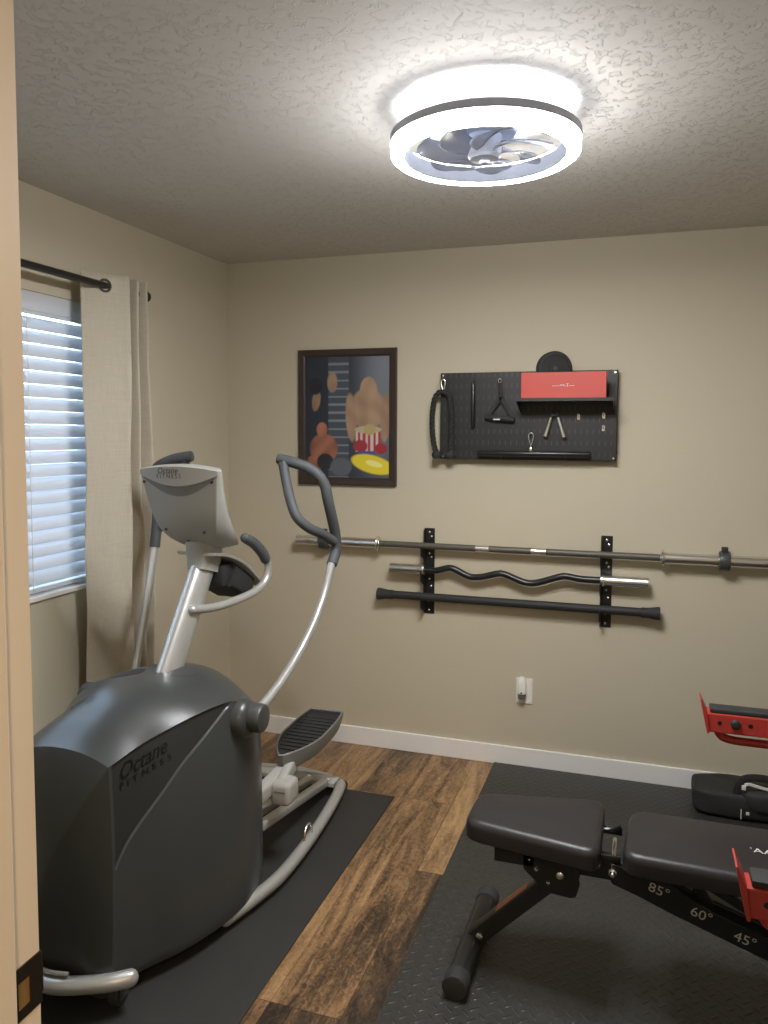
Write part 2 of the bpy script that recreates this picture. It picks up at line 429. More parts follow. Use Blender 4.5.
# window unit: frame, glass, sill
bm = B(); xw = XL - .105
for lo, hi in (((xw, WY0, WZ0), (xw + .04, WY0 + .045, WZ1)), ((xw, WY1 - .045, WZ0), (xw + .04, WY1, WZ1)), ((xw, WY0, WZ0), (xw + .04, WY1, WZ0 + .05)), ((xw, WY0, WZ1 - .05), (xw + .04, WY1, WZ1)), ((xw, 1.78, WZ0), (xw + .04, 1.83, WZ1))):
    box(bm, lo, hi)
wn = struct('window_1', bm, M['trim'])
bm = B(); box(bm, (xw + .015, WY0 + .04, WZ0 + .04), (xw + .020, WY1 - .04, WZ1 - .04)); obj('pane', bm, M['glass'], wn, smooth=False)
bm = B(); box(bm, (XL - .065, WY0, WZ0), (XL + .012, WY1, WZ0 + .018), .003); struct('trim_1', bm, M['trim'])

# blind
bl = thing('window_blind', 'white horizontal slatted blind half closed in the left window', 'blind', (XL - .03, (WY0 + WY1) / 2, WZ0 + .03))
BY0, BY1 = WY0 + .01, WY1 - .008
bm = B(); box(bm, (XL - .055, BY0, 2.035), (XL - .012, BY1, 2.07), .002); box(bm, (XL - .010, BY0, 1.990), (XL - .003, BY1, 2.071), .002); box(bm, (XL - .012, BY0, 2.003), (XL + .0005, BY1, 2.008), .001)
obj('valance', bm, M['slat'], bl, smooth=False)
nsl = 20; ztop, zbot = 1.965, 1.045
for i in range(nsl):
    z = ztop - (ztop - zbot) * i / (nsl - 1)
    bm = B(); tilt = R(66)
    prof = []
    for k in range(7):
        s = (k / 6 - .5) * .05; hgt = .0035 * (1 - (2 * s / .05) ** 2)
        prof.append((s, hgt))
    pr = prof + [(s, h - .0025) for s, h in prof[::-1]]
    q = [(XL - .032 + s * math.cos(tilt) + h * math.sin(tilt), z - s * math.sin(tilt) + h * math.cos(tilt)) for s, h in pr]
    A = [bm.verts.new((x, BY0, zz)) for x, zz in q]; C_ = [bm.verts.new((x, BY1, zz)) for x, zz in q]
    bm.faces.new(A); bm.faces.new(C_[::-1]); n = len(q)
    for j in range(n): bm.faces.new((A[j], A[(j + 1) % n], C_[(j + 1) % n], C_[j]))
    obj('slat', bm, M['slat'], bl)
bm = B(); box(bm, (XL - .05, BY0, .990), (XL - .014, BY1, 1.008), .004); obj('bottom_rail', bm, M['slat'], bl, smooth=False)
for y in (1.25, 1.72, 2.26):
    bm = B(); cyl(bm, (XL - .012, y, 1.0), (XL - .012, y, 2.02), .0013, 6); cyl(bm, (XL - .052, y, 1.0), (XL - .052, y, 2.02), .0013, 6)
    for i in range(nsl):
        z = ztop - (ztop - zbot) * i / (nsl - 1)
        cyl(bm, (XL - .012, y, z - .024), (XL - .012, y, z + .002), .0022, 6)
    obj('ladder_cord', bm, M['white'], bl)

# curtain rod + curtain
XRD, ZRD = -1.970, 2.133
rd = thing('curtain_rod', 'black metal curtain rod above the left window', 'curtain rod', (XL, 1.9, ZRD))
bm = B(); cyl(bm, (XRD, .80, ZRD), (XRD, 2.786, ZRD), .0135, 20); obj('pole', bm, M['black'], rd)
bm = B(); lathe(bm, (XRD, 2.786, ZRD), (0, 1, 0), [(0, 0), (.014, 0), (.014, .006), (.022, .010), (.024, .02), (.022, .03), (.012, .036), (0, .037)], 24); obj('finial', bm, M['black'], rd)
for y in (.95, 2.745):
    bm = B(); box(bm, (XL, y - .012, ZRD - .035), (XL + .006, y + .012, ZRD + .035), .002); cyl(bm, (XL, y, ZRD - .016), (XRD, y, ZRD - .016), .006, 12)
    lathe(bm, (XRD, y - .008, ZRD), (0, 1, 0), [(.0137, 0), (.0185, 0), (.0185, .016), (.0137, .016), (.0137, 0)], 20)
    obj('wall_bracket', bm, M['black'], rd)
cu = thing('curtain', 'beige linen grommet curtain gathered at the right side of the window', 'curtain', (XRD, 2.6, .04))
path = [(2.415, -2.012), (2.46, -1.995), (2.52, -1.970), (2.58, -1.945), (2.615, -1.918), (2.632, -1.930), (2.642, -1.985), (2.655, -2.02), (2.675, -2.01), (2.69, -1.965), (2.700, -1.922), (2.714, -1.938), (2.727, -1.99), (2.737, -2.02), (2.752, -2.0), (2.765, -1.955), (2.776, -1.922), (2.792, -1.950), (2.800, -1.99)]
path = [(2.462 + (y - 2.415) * .80, x) for y, x in path]
cp = crom(path, 5); nz = 60
bm = B(); grid = []
for k in range(nz + 1):
    t = k / nz; z = 2.178 - t * (2.178 - .05)
    row = []
    for i, p in enumerate(cp):
        w = i / (len(cp) - 1)
        y = p[0] + (t * .035) * (w - .25) + .006 * math.sin(3.1 * t * 3 + w * 9) * t
        x = p[1] * 1 + (.010 * math.sin(t * 5 + w * 7) + .004 * math.sin(t * 23 + w * 15)) * min(1, t * 3)
        x = max(x, XL + .025)
        row.append(bm.verts.new((x, y, z)))
    grid.append(row)
for k in range(nz):
    for i in range(len(cp) - 1): bm.faces.new((grid[k][i], grid[k][i + 1], grid[k + 1][i + 1], grid[k + 1][i]))
# cut the holes the rod runs through: drop the fabric faces inside each eyelet
ro = obj('fabric', bm, M['curtain'], cu, angle=180)
sm = ro.modifiers.new('thick', 'SOLIDIFY'); sm.thickness = .0016; sm.offset = 0
for y, x, nrm in ((2.548, -1.968, (.92, -.38, 0)),):
    bm = B(); n = Vector(nrm).normalized()
    lathe(bm, Vector((x, y, ZRD)) - n * .003, n, [(.0175, 0), (.0265, 0), (.027, .003), (.0265, .006), (.0175, .006), (.0165, .003), (.0175, 0)], 28)
    obj('grommet', bm, M['bronze'], cu, 'bronze grommet ring')

# ------------------------------------------------------------------ ceiling fan light
FC = Vector((-.424, 2.128, 0)); RR = .250
fl = thing('ceiling_fan_light', 'round ceiling fan light with glowing white ring and clear blades', 'ceiling light', (FC.x, FC.y, 2.44))
bm = B(); lathe(bm, (FC.x, FC.y, 2.44), (0, 0, -1), [(0, 0), (.086, 0), (.088, .01), (.088, .058), (.082, .068), (.05, .072), (0, .072)], 64); obj('canopy', bm, M['fanbody'], fl)
bm = B()
lathe(bm, (FC.x, FC.y, 2.313), (0, 0, 1), [(RR - .034, .002), (RR - .031, 0), (RR - .008, 0), (RR, .006), (RR, .041), (RR - .034, .041), (RR - .034, .002)], 96)
bmesh.ops.recalc_face_normals(bm, faces=bm.faces)
for f in bm.faces:
    c = f.calc_center_median(); f.material_index = 0 if f.normal.z < -.3 else (2 if math.hypot(c.x - FC.x, c.y - FC.y) > RR - .01 and f.normal.z < .5 else 1)
obj('led_ring', bm, [M['led'], M['ledside'], M['ledouter']], fl, 'glowing white diffuser ring')
bm = B()
lathe(bm, (FC.x, FC.y, 2.345), (0, 0, 1), [(RR + .0003, 0), (RR + .003, 0), (RR + .003, .021), (RR - .0295, .021), (RR - .0295, .0195), (RR + .0003, .0195), (RR + .0003, 0)], 96)
lathe(bm, (FC.x, FC.y, 2.3140), (0, 0, 1), [(RR - .0385, 0), (RR - .0342, 0), (RR - .0342, .044), (RR - .0385, .044), (RR - .0385, 0)], 96)
obj('ring_housing', bm, M['fanbody'], fl, 'grey housing of the ring')
bm = B(); lathe(bm, (FC.x, FC.y, 2.378), (0, 0, -1), [(0, 0), (.045, 0), (.047, .03), (.045, .062), (.038, .07), (.014, .074), (.012, .082), (0, .083)], 40); hb = obj('hub', bm, M['fanbody'], fl)
for k in range(7):
    a0 = 2 * PI * k / 7 + .3; bm = B(); gr = []
    for i in range(9):
        t = i / 8; rad = .038 + t * .145; row = []
        for j in range(7):
            s = j / 6 - .5; wd = .95 - .25 * t
            ang = a0 + .55 * t * t + s * wd * (.75 + .5 * math.sin(t * PI) * .5)
            z = 2.335 + s * .030 * (1 - .3 * t) - .006 * math.cos(s * PI)
            rr = rad - (.020 * (2 * s) ** 2 * t)
            row.append(bm.verts.new((FC.x + rr * math.cos(ang), FC.y + rr * math.sin(ang), z)))
        gr.append(row)
    for i in range(8):
        for j in range(6): bm.faces.new((gr[i][j], gr[i][j + 1], gr[i + 1][j + 1], gr[i + 1][j]))
    bo = obj('blade', bm, M['blade'], fl, 'clear grey plastic blade'); s_ = bo.modifiers.new('t', 'SOLIDIFY'); s_.thickness = .0018
for k in range(3):
    a = 2 * PI * k / 3 + .7; bm = B(); c, s = math.cos(a), math.sin(a)
    tube(bm, [(FC.x + .07 * c, FC.y + .07 * s, 2.375), (FC.x + .17 * c, FC.y + .17 * s, 2.372), (FC.x + (RR - .02) * c, FC.y + (RR - .02) * s, 2.364)], .0055, 8, 4)
    obj('support_arm', bm, M['fanbody'], fl)

# ------------------------------------------------------------------ picture
pf = thing('framed_picture', 'dark framed colourful painting on the back wall left of pegboard', 'picture', (-1.401, YB, 1.314))
X0, X1, Z0, Z1 = -1.655, -1.139, 1.316, 1.986; fw = .038; fy = YB - .022
bm = B()
def mitre(bm, o, i):
    (a, b, c, d), (e, f, g, h) = o, i
outer = [(X0, Z0), (X1, Z0), (X1, Z1), (X0, Z1)]
for k in range(4):
    sec = []
    for ins, y in ((0, YB - .001), (0, fy + .003), (.004, fy), (.028, fy + .004), (.034, fy + .009), (fw, fy + .010), (fw, YB - .001)):
        sec.append((ins, y))
    a, b = outer[k], outer[(k + 1) % 4]
    def corner(p, ins):
        return (p[0] + ins * (1 if p[0] == X0 else -1), p[1] + ins * (1 if p[1] == Z0 else -1))
    A = [bm.verts.new((corner(a, i_)[0], y, corner(a, i_)[1])) for i_, y in sec]; C_ = [bm.verts.new((corner(b, i_)[0], y, corner(b, i_)[1])) for i_, y in sec]
    bm.faces.new(A); bm.faces.new(C_[::-1])
    for j in range(len(sec)): bm.faces.new((A[j], A[(j + 1) % len(sec)], C_[(j + 1) % len(sec)], C_[j]))
obj('frame', bm, M['framew'], pf, smooth=False)
# the print: a plain arrangement of colour patches
NX, NZ = 110, 150; ix0, ix1, iz0, iz1 = X0 + fw - .002, X1 - fw + .002, Z0 + fw - .002, Z1 - fw + .002
bm = B(); g = [[bm.verts.new((ix0 + (ix1 - ix0) * i / NX, fy + .012, iz0 + (iz1 - iz0) * j / NZ)) for i in range(NX + 1)] for j in range(NZ + 1)]
for j in range(NZ):
    for i in range(NX): bm.faces.new((g[j][i], g[j][i + 1], g[j + 1][i + 1], g[j + 1][i]))
po = obj('canvas', bm, M['print'], pf, smooth=False)
def sm01(x): x = min(1, max(0, x)); return x * x * (3 - 2 * x)
def ell(u, v, cx, cy, rx, ry, rot=0, soft=.18):
    c, s = math.cos(rot), math.sin(rot); dx, dy = u - cx, v - cy
    d = math.sqrt(((dx * c + dy * s) / rx) ** 2 + ((-dx * s + dy * c) / ry) ** 2)
    return sm01((1 + soft / 2 - d) / soft)
def paint(u, v):
    c = np.array((.022, .028, .040))
    c = c + np.array((.17, .18, .20)) * sm01((u - .45) / .5) * (.35 + .65 * v)                       # pale right side
    if .28 < u < .52:                                                                                # ladder of grey bars
        w = (v * 15) % 1; c = np.array((.055, .065, .080)) + (np.array((.13, .14, .15)) if w < .2 else 0)
    def mixin(col, a):
        nonlocal c; c = c * (1 - a) + np.array(col) * a
    n = .5 + .5 * math.sin(u * 19 + 2 * math.sin(v * 11)) * math.sin(v * 17 + math.sin(u * 13))
    tan = np.array((.36, .23, .14)) * (.75 + .35 * n); rust = np.array((.28, .11, .065)) * (.6 + .6 * n)
    mixin(tan, ell(u, v, .745, .57, .205, .17)); mixin(tan * 1.05, ell(u, v, .755, .72, .10, .11)); mixin(tan * .9, ell(u, v, .55, .50, .065, .20, .08)); mixin(tan * .9, ell(u, v, .95, .50, .06, .20, -.05))
    if .60 < u < .90 and .215 < v < .385: mixin((.42, .03, .03) if int((u - .6) * 33) % 2 else (.50, .48, .44), 1)
    mixin((.42, .36, .22), ell(u, v, .75, .40, .16, .03)); mixin((.40, .32, .12), ell(u, v, .77, .40, .07, .045))
    mixin((.30, .025, .03), ell(u, v, .66, .265, .085, .05)); mixin((.30, .025, .03), ell(u, v, .90, .245, .07, .045)); mixin((.05, .07, .25), ell(u, v, .74, .212, .11, .014))
    mixin((.72, .58, .03), ell(u, v, .80, .115, .25, .075, -.16)); mixin((.80, .74, .25), ell(u, v, .82, .12, .10, .025, -.16))
    mixin(tan * .95, ell(u, v, .325, .79, .06, .085)); mixin(tan * .8, ell(u, v, .13, .64, .05, .09, -.25)); mixin((.016, .016, .022), ell(u, v, .12, .76, .08, .07))
    mixin(rust, ell(u, v, .22, .24, .17, .125)); mixin(rust * 1.2, ell(u, v, .20, .40, .065, .06)); mixin(rust * 1.1, ell(u, v, .12, .12, .10, .055, -.3)); mixin((.022, .022, .028), ell(u, v, .24, .13, .10, .07))
    mixin((.10, .11, .13), ell(u, v, .43, .09, .13, .075))
    return c
me = po.data; ca = me.color_attributes.new('Col', 'FLOAT_COLOR', 'POINT')
for idx, v in enumerate(me.vertices):
    u = (idx % (NX + 1)) / NX; w = (idx // (NX + 1)) / NZ
    ca.data[idx].color = (*[float(x) for x in paint(u, w)], 1)

# ------------------------------------------------------------------ pegboard and what hangs on it
PX0, PX1, PZ0, PZ1, PY = -.912, -.113, 1.455, 1.856, 3.600
pb = thing('pegboard', 'black slotted steel pegboard on the back wall', 'pegboard', ((PX0 + PX1) / 2, YB, PZ0))
bm = B(); box(bm, (PX0, PY, PZ0), (PX1, PY + .002, PZ1))
for lo, hi in (((PX0, PY, PZ0), (PX0 + .002, PY + .025, PZ1)), ((PX1 - .002, PY, PZ0), (PX1, PY + .025, PZ1)), ((PX0, PY, PZ0), (PX1, PY + .025, PZ0 + .002)), ((PX0, PY, PZ1 - .002), (PX1, PY + .025, PZ1))): box(bm, lo, hi)
for x in (PX0 + .05, PX1 - .05): box(bm, (x - .02, PY + .002, PZ0 + .02), (x + .02, YB, PZ1 - .02))
obj('board', bm, M['peg'], pb, smooth=False)
for x in (PX0 + .012, PX1 - .012):
    for z in (PZ0 + .012, PZ1 - .012):
        bm = B(); lathe(bm, (x, PY, z), (0, -1, 0), [(0, 0), (.0055, 0), (.0045, .0025), (0, .003)], 12); obj('screw', bm, M['chrome'], pb)
bm = B(); box(bm, (-.536, 3.458, 1.716), (-.127, 3.600, 1.7185)); box(bm, (-.536, 3.456, 1.716), (-.127, 3.458, 1.730)); 
for x in (-.536, -.129): prism(bm, [(3.458, 1.716), (3.6, 1.716), (3.6, 1.672), (3.59, 1.672)], 'x', x, x + .002)
obj('shelf', bm, M['peg'], pb, smooth=False)
for k, (x, z) in enumerate(((-.278, 1.650), (-.170, 1.655), (-.170, 1.600))):
    bm = B(); tube(bm, [(x, PY, z), (x, PY - .02, z), (x, PY - .034, z + .002), (x, PY - .038, z + .014)], .0022, 8, 4, dome=True)
    box(bm, (x - .006, PY - .002, z - .012), (x + .006, PY, z + .012))
    h = obj('peg_hook', bm, M['chrome'], base=(x, PY, z))
    tag(h, ['small empty hook on pegboard, nearest the hand gripper', 'small empty hook on pegboard, upper one near its right edge', 'small empty hook on pegboard, lower one near its right edge'][k], 'hook', 'empty hooks on the pegboard')

rb = thing('red_box', 'long red cardboard box on the pegboard shelf', 'box', (-.34, 3.52, 1.719))
bm = B(); box(bm, (-.516, 3.468, 1.7187), (-.156, 3.500, 1.841), .002); obj('carton', bm, M['redbox'], rb, smooth=False)
bm = B(); text_bm(bm, '-\u2014\u2013==-T-\u2014', .020, lambda u, v: (-.383 + u, 3.4675, 1.777 + v), width=.095); obj('small_print', bm, M['letter'], rb, 'tiny white print', smooth=False)

ax = Vector((.36, -.93, 0)).normalized(); wc = Vector((-.384, 3.552, 1.861))
ab = thing('exercise_wheel', 'black double exercise wheel behind the red box on pegboard', 'exercise wheel', wc)
for k in (0, 1):
    bm = B(); c = wc + ax * (-.023 + .024 * k)
    lathe(bm, c, ax, [(0, 0), (.060, 0), (.072, .002), (.0775, .007), (.0775, .013), (.072, .019), (.060, .021), (.058, .018), (.028, .017), (.026, .021), (0, .022)], 56); obj('wheel', bm, M['rubber'], ab)
bm = B(); cyl(bm, wc - ax * .028, wc + ax * .028, .011, 20, .002); obj('axle', bm, M['knuckle'], ab)

def carabiner(bm, c, h, w, r=.0022, ay=0.):
    pts = []
    for i in range(28):
        a = 2 * PI * i / 28; k = .62 + .38 * math.sin(a)
        pts.append(Vector((c[0] + w / 2 * math.cos(a) * k, c[1] + ay * math.cos(a), c[2] + h / 2 * math.sin(a))))
    sweep(bm, pts, circ(r, 8), closed=True, up=(0, 1, 0))
tr = thing('triceps_rope', 'black braided triceps rope hanging at the pegboard left edge', 'rope', (-.893, 3.585, 1.46))
def strand(bm, pts, r=.0125):
    P = [Vector(p) for p in crom(pts, 16)]; n = len(P); acc = [0.]
    for i in range(1, n): acc.append(acc[-1] + (P[i] - P[i - 1]).length)
    for s in range(3):
        q = []
        for i in range(n):
            T_ = (P[min(i + 1, n - 1)] - P[max(i - 1, 0)]).normalized(); u = Vector((0, 1, 0)); u = (u - T_ * u.dot(T_)).normalized(); w = T_.cross(u)
            a = acc[i] * 2 * PI / .058 + s * 2 * PI / 3
            q.append(P[i] + (u * math.cos(a) + w * math.sin(a)) * r * .5)
        sweep(bm, q, circ(r * .56, 8), up=(0, 1, 0))
Yr = 3.575
bm = B(); strand(bm, [(-.893, Yr, 1.768), (-.912, Yr, 1.765), (-.933, Yr, 1.740), (-.943, Yr, 1.68), (-.945, Yr, 1.61), (-.938, Yr, 1.54), (-.925, Yr, 1.485)]); strand(bm, [(-.893, Yr, 1.768), (-.875, Yr, 1.760), (-.862, Yr, 1.735), (-.855, Yr, 1.68), (-.852, Yr, 1.61), (-.855, Yr, 1.54), (-.856, Yr, 1.487)]); obj('braided_rope', bm, M['bag'], tr)
for x in (-.921, -.856):
    bm = B(); lathe(bm, (x, Yr, 1.492), (0, 0, -1), [(0, 0), (.013, 0), (.020, .006), (.024, .016), (.024, .024), (.018, .034), (0, .036)], 24); obj('end_stop', bm, M['rubber'], tr)
bm = B(); carabiner(bm, (-.893, Yr, 1.798), .056, .026, .003); cyl(bm, (-.893, 3.6, 1.822), (-.893, Yr - .006, 1.822), .0022, 8); obj('carabiner', bm, M['chrome'], tr, 'steel snap hook')

bh = thing('straight_bar_handle', 'narrow black bar hanging upright beside the braided rope', 'bar', (-.75, 3.58, 1.59))
bm = B(); cyl(bm, (-.753, 3.583, 1.600), (-.753, 3.583, 1.805), .009, 16, .003); obj('bar', bm, M['black'], bh)
bm = B(); tube(bm, [(-.753, 3.6, 1.818), (-.753, 3.583, 1.822), (-.753, 3.58, 1.808)], .0025, 8, 4); obj('hook', bm, M['black'], bh)
dh = thing('triangle_handle', 'black triangular strap handle hanging from a silver hook on pegboard', 'exercise handle', (-.63, 3.58, 1.63))
bm = B(); Yh = 3.582
prof = rrect(.020, .004, .0015, 2)
sweep(bm, crom([(-.628, Yh, 1.806), (-.626, Yh, 1.76), (-.624, Yh, 1.735)], 4), prof, up=(0, 1, 0))
sweep(bm, crom([(-.624, Yh, 1.738), (-.645, Yh, 1.71), (-.685, Yh, 1.655)], 4), prof, up=(0, 1, 0)); sweep(bm, crom([(-.624, Yh, 1.738), (-.603, Yh, 1.705), (-.568, Yh, 1.648)], 4), prof, up=(0, 1, 0)); obj('webbing', bm, M['bag'], dh)
bm = B(); cyl(bm, (-.697, Yh, 1.652), (-.560, Yh, 1.638), .0135, 18, .003); obj('handle_grip', bm, M['rubber'], dh)
bm = B(); box(bm, (-.655, Yh - .0146, 1.636), (-.625, Yh - .0136, 1.642)); obj('tag', bm, M['letter'], dh, 'small pale tag', smooth=False)
bm = B(); carabiner(bm, (-.630, Yh, 1.812), .026, .018, .002); cyl(bm, (-.63, 3.6, 1.822), (-.63, Yh - .008, 1.822), .0022, 8); obj('ring', bm, M['chrome'], dh, 'steel ring')

gp = thing('hand_gripper', 'chrome hand gripper with two splayed handles on the pegboard', 'hand gripper', (-.38, 3.58, 1.56))
bm = B(); Yg = 3.58
pts = [(-.398, Yg, 1.64), (-.392, Yg, 1.662)] + [(-.381 + .012 * math.cos(a), Yg + .003 * k / 12, 1.668 + .012 * math.sin(a)) for k, a in enumerate([PI - i * 2 * PI / 12 * 1.5 for i in range(12)])] + [(-.370, Yg, 1.662), (-.364, Yg, 1.64)]
tube(bm, pts, .003, 8, 3); obj('spring', bm, M['knuckle'], gp)
for a, b in (((-.397, Yg, 1.648), (-.421, Yg, 1.563)), ((-.365, Yg, 1.648), (-.338, Yg, 1.560))):
    bm = B(); tube(bm, [a, ((a[0] + b[0]) / 2, Yg, (a[2] + b[2]) / 2), b], [.0065, .008, .0098], 16); obj('handle', bm, M['chrome'], gp)
bm = B(); cyl(bm, (-.381, 3.6, 1.676), (-.381, Yg - .01, 1.676), .0025, 8); obj('peg', bm, M['black'], gp)

lb = thing('pull_bar', 'long black pull bar lying along the bottom of the pegboard', 'bar', (-.475, 3.57, 1.48))
bm = B(); cyl(bm, (-.728, 3.572, 1.484), (-.222, 3.572, 1.484), .0135, 18, .003); obj('bar', bm, M['black'], lb)
bm = B(); box(bm, (-.490, 3.564, 1.494), (-.478, 3.580, 1.512), .002); obj('eye', bm, M['chrome'], lb, 'steel eye')
for x in (-.62, -.33):
    bm = B(); tube(bm, [(x, 3.6, 1.470), (x, 3.578, 1.4685), (x, 3.566, 1.4685), (x, 3.557, 1.476), (x, 3.556, 1.486)], .002, 8, 3); obj('cradle_hook', bm, M['black'], lb)
cb = B(); carabiner(cb, (-.484, 3.580, 1.550), .058, .030, .0028); cyl(cb, (-.484, 3.580, 1.522), (-.484, 3.580, 1.505), .0028, 8); cyl(cb, (-.484, 3.600, 1.576), (-.484, 3.574, 1.576), .002, 8)
tag(obj('carabiner', cb, M['chrome'], base=(-.484, 3.58, 1.55)), 'silver pear-shaped carabiner clipped above the long black pull bar', 'carabiner')

# ------------------------------------------------------------------ barbell holders and bars
YBAR = 3.598
ZO, ZE, ZT = 1.037, .922, .790
def holder(X, label):
    h = thing('barbell_holder', label, 'barbell holder', (X, YB, .70), 'black wall brackets holding the bars')
    z0, z1 = .700, 1.118
    bm = B(); box(bm, (X, YB - .004, z0), (X + .050, YB, z1), .001); obj('mounting_plate', bm, M['black'], h, smooth=False)
    bm = B(); poly = [(YB - .004, z0), (3.622, z0 + .02)]
    for zc, r, lip in ((ZT, .0195, .05), (ZE, .0240, .05), (ZO, .0152, .05)):
        bot = zc - r - .002
        poly += [(3.622, bot - .055), (3.568, bot - .030), (3.564, zc - .004), (3.576, zc + .000), (3.580, bot + .002), (3.588, bot), (3.606, bot), (3.617, bot + .006), (3.620, zc + .012)]
    poly += [(3.620, z1 - .01), (YB - .004, z1)]
    prism(bm, poly, 'x', X, X + .005); obj('hook_plate', bm, M['black'], h, smooth=False)
    for z in (z0 + .018, z0 + .062, ZT + .045, ZE - .052, ZE + .055, ZO - .042, ZO + .04, z1 - .02):
        x = X + (.034 if int(z * 1000) % 2 else .024); bm = B(); lathe(bm, (x, YB - .004, z), (0, -1, 0), [(0, 0), (.0062, 0), (.006, .002), (.004, .0035), (0, .004)], 12)
        obj('bolt', bm, M['chrome'], h)
holder(-.995, 'black steel wall bracket holding the bars, the one nearer the elliptical')
holder(-.170, 'black steel wall bracket holding the bars, the one above the bench')

ob = thing('olympic_barbell', 'long steel barbell on the top hooks of the wall brackets', 'barbell', (-.55, YBAR, ZO))
bm = B(); cyl(bm, (-1.212, YBAR, ZO), (.085, YBAR, ZO), .0152, 20); obj('shaft', bm, M['knurl'], ob, 'dark knurled shaft')
for x0, x1 in ((-.735, -.672), (-.478, -.410)):
    bm = B(); cyl(bm, (x0, YBAR, ZO), (x1, YBAR, ZO), .0156, 20); obj('smooth_band', bm, M['chrome'], ob, 'bright smooth band')
for s, a, b in ((-1, -1.212, -1.652), (1, .085, .548)):
    bm = B(); lathe(bm, (a, YBAR, ZO), (s, 0, 0), [(.0153, -.004), (.022, -.004), (.024, 0), (.036, .002), (.038, .006), (.036, .012), (.026, .014), (.0250, .022), (.0250, abs(b - a) - .003), (.0225, abs(b - a)), (.0001, abs(b - a))], 32)
    obj('sleeve', bm, M['chrome'], ob, 'polished steel sleeve')
def clamp(x, label):
    c = thing('barbell_clamp', label, 'barbell clamp', (x, YBAR, ZO), 'dark lock collars on the barbell')
    bm = B(); lathe(bm, (x - .022, YBAR, ZO), (1, 0, 0), [(.0255, 0), (.040, 0), (.042, .004), (.042, .040), (.040, .044), (.0255, .044), (.0255, 0)], 8); obj('collar', bm, M['knuckle'], c, angle=60)
    bm = B(); box(bm, (x - .013, YBAR - .012, ZO + .036), (x + .013, YBAR + .012, ZO + .060), .003); obj('latch', bm, M['blackm'], c)
clamp(-1.502, 'dark lock collar on the barbell end behind the elliptical handle'); clamp(.340, 'dark lock collar on the barbell end at the far right')

ez = thing('curl_bar', 'wavy black curl bar with chrome sleeves on the middle hooks', 'curl bar', (-.56, YBAR, ZE))
px = [(-.995, .922), (-.93, .920), (-.868, .936), (-.835, .932), (-.775, .905), (-.745, .900), (-.700, .905), (-.630, .924), (-.595, .922), (-.525, .896), (-.485, .888), (-.440, .895), (-.345, .927), (-.310, .930), (-.25, .922), (-.155, .922)]
bm = B(); tube(bm, [(x, YBAR, z) for x, z in px], .0152, 14, 4); obj('shaft', bm, M['black'], ez)
for s, a, b in ((-1, -.985, -1.157), (1, -.163, .037)):
    bm = B(); lathe(bm, (a, YBAR, ZE), (s, 0, 0), [(.0153, -.004), (.028, -.003), (.029, .006), (.0240, .012), (.0240, abs(b - a) - .002), (.0215, abs(b - a)), (.0001, abs(b - a))], 28)
    obj('sleeve', bm, M['chrome'], ez, 'chrome sleeve')
kb = thing('weighted_bar', 'straight matte black padded bar on the lowest hooks', 'bar', (-.56, YBAR, ZT))
bm = B(); cyl(bm, (-1.20, YBAR, ZT), (.065, YBAR, ZT), .0195, 20); obj('bar', bm, M['blackm'], kb)
for s, a, b in ((-1, -1.140, -1.218), (1, .008, .088)):
    bm = B(); lathe(bm, (a, YBAR, ZT), (s, 0, 0), [(.0196, 0), (.0225, .001), (.0225, .03), (.029, .070), (.029, .078), (.026, .080), (.0001, .080)], 28); obj('end_cap', bm, M['rubber'], kb)

# ------------------------------------------------------------------ outlet with plug-in
ow = thing('wall_outlet', 'white electrical outlet plate low on the back wall', 'outlet', (-.503, YB, .367))
bm = B(); box(bm, (-.542, YB - .006, .307), (-.465, YB, .427), .002); obj('cover_plate', bm, M['white'], ow, smooth=False)
for z in (.325, .377):
    bm = B(); box(bm, (-.520, YB - .0075, z), (-.487, YB - .004, z + .032), .003); obj('socket', bm, M['white'], ow, smooth=False)
ph = thing('plug_in_freshener', 'small white plug-in air freshener in the wall outlet', 'air freshener', (-.505, YB - .03, .38))
bm = B()
sweep(bm, [(-.512, YB - .026, z) for z in (.356, .362, .385, .41, .430, .437)], rrect(.036, .038, .012), scales=[.65, 1.1, 1.15, 1.0, .85, .6], up=(0, 1, 0)); obj('cap', bm, M['white'], ph)
bm = B(); sweep(bm, [(-.512, YB - .024, z) for z in (.334, .340, .357)], rrect(.034, .034, .010), scales=[.7, .95, 1.1], up=(0, 1, 0)); obj('refill', bm, M['consoled'], ph, 'grey refill bulb')
bm = B(); lathe(bm, (-.512, YB - .047, .368), (0, -1, 0), [(0, 0), (.004, 0), (.004, .002), (0, .0022)], 12); obj('button', bm, M['blackm'], ph)

# ------------------------------------------------------------------ floor mats
bm = B(); box(bm, (-1.975, .95, 0), (-.985, 3.143, .006), .002); tag(obj('rubber_mat', bm, M['mat'], smooth=False), 'smooth black rubber mat under the elliptical', 'mat')
bm = B(); box(bm, (-.640, .80, 0), (1.20, 3.628, .010), .002); tag(obj('tread_mat', bm, M['tread'], smooth=False), 'black diamond-tread rubber mat under the weight bench', 'mat')
MZ, TZ = .006, .010

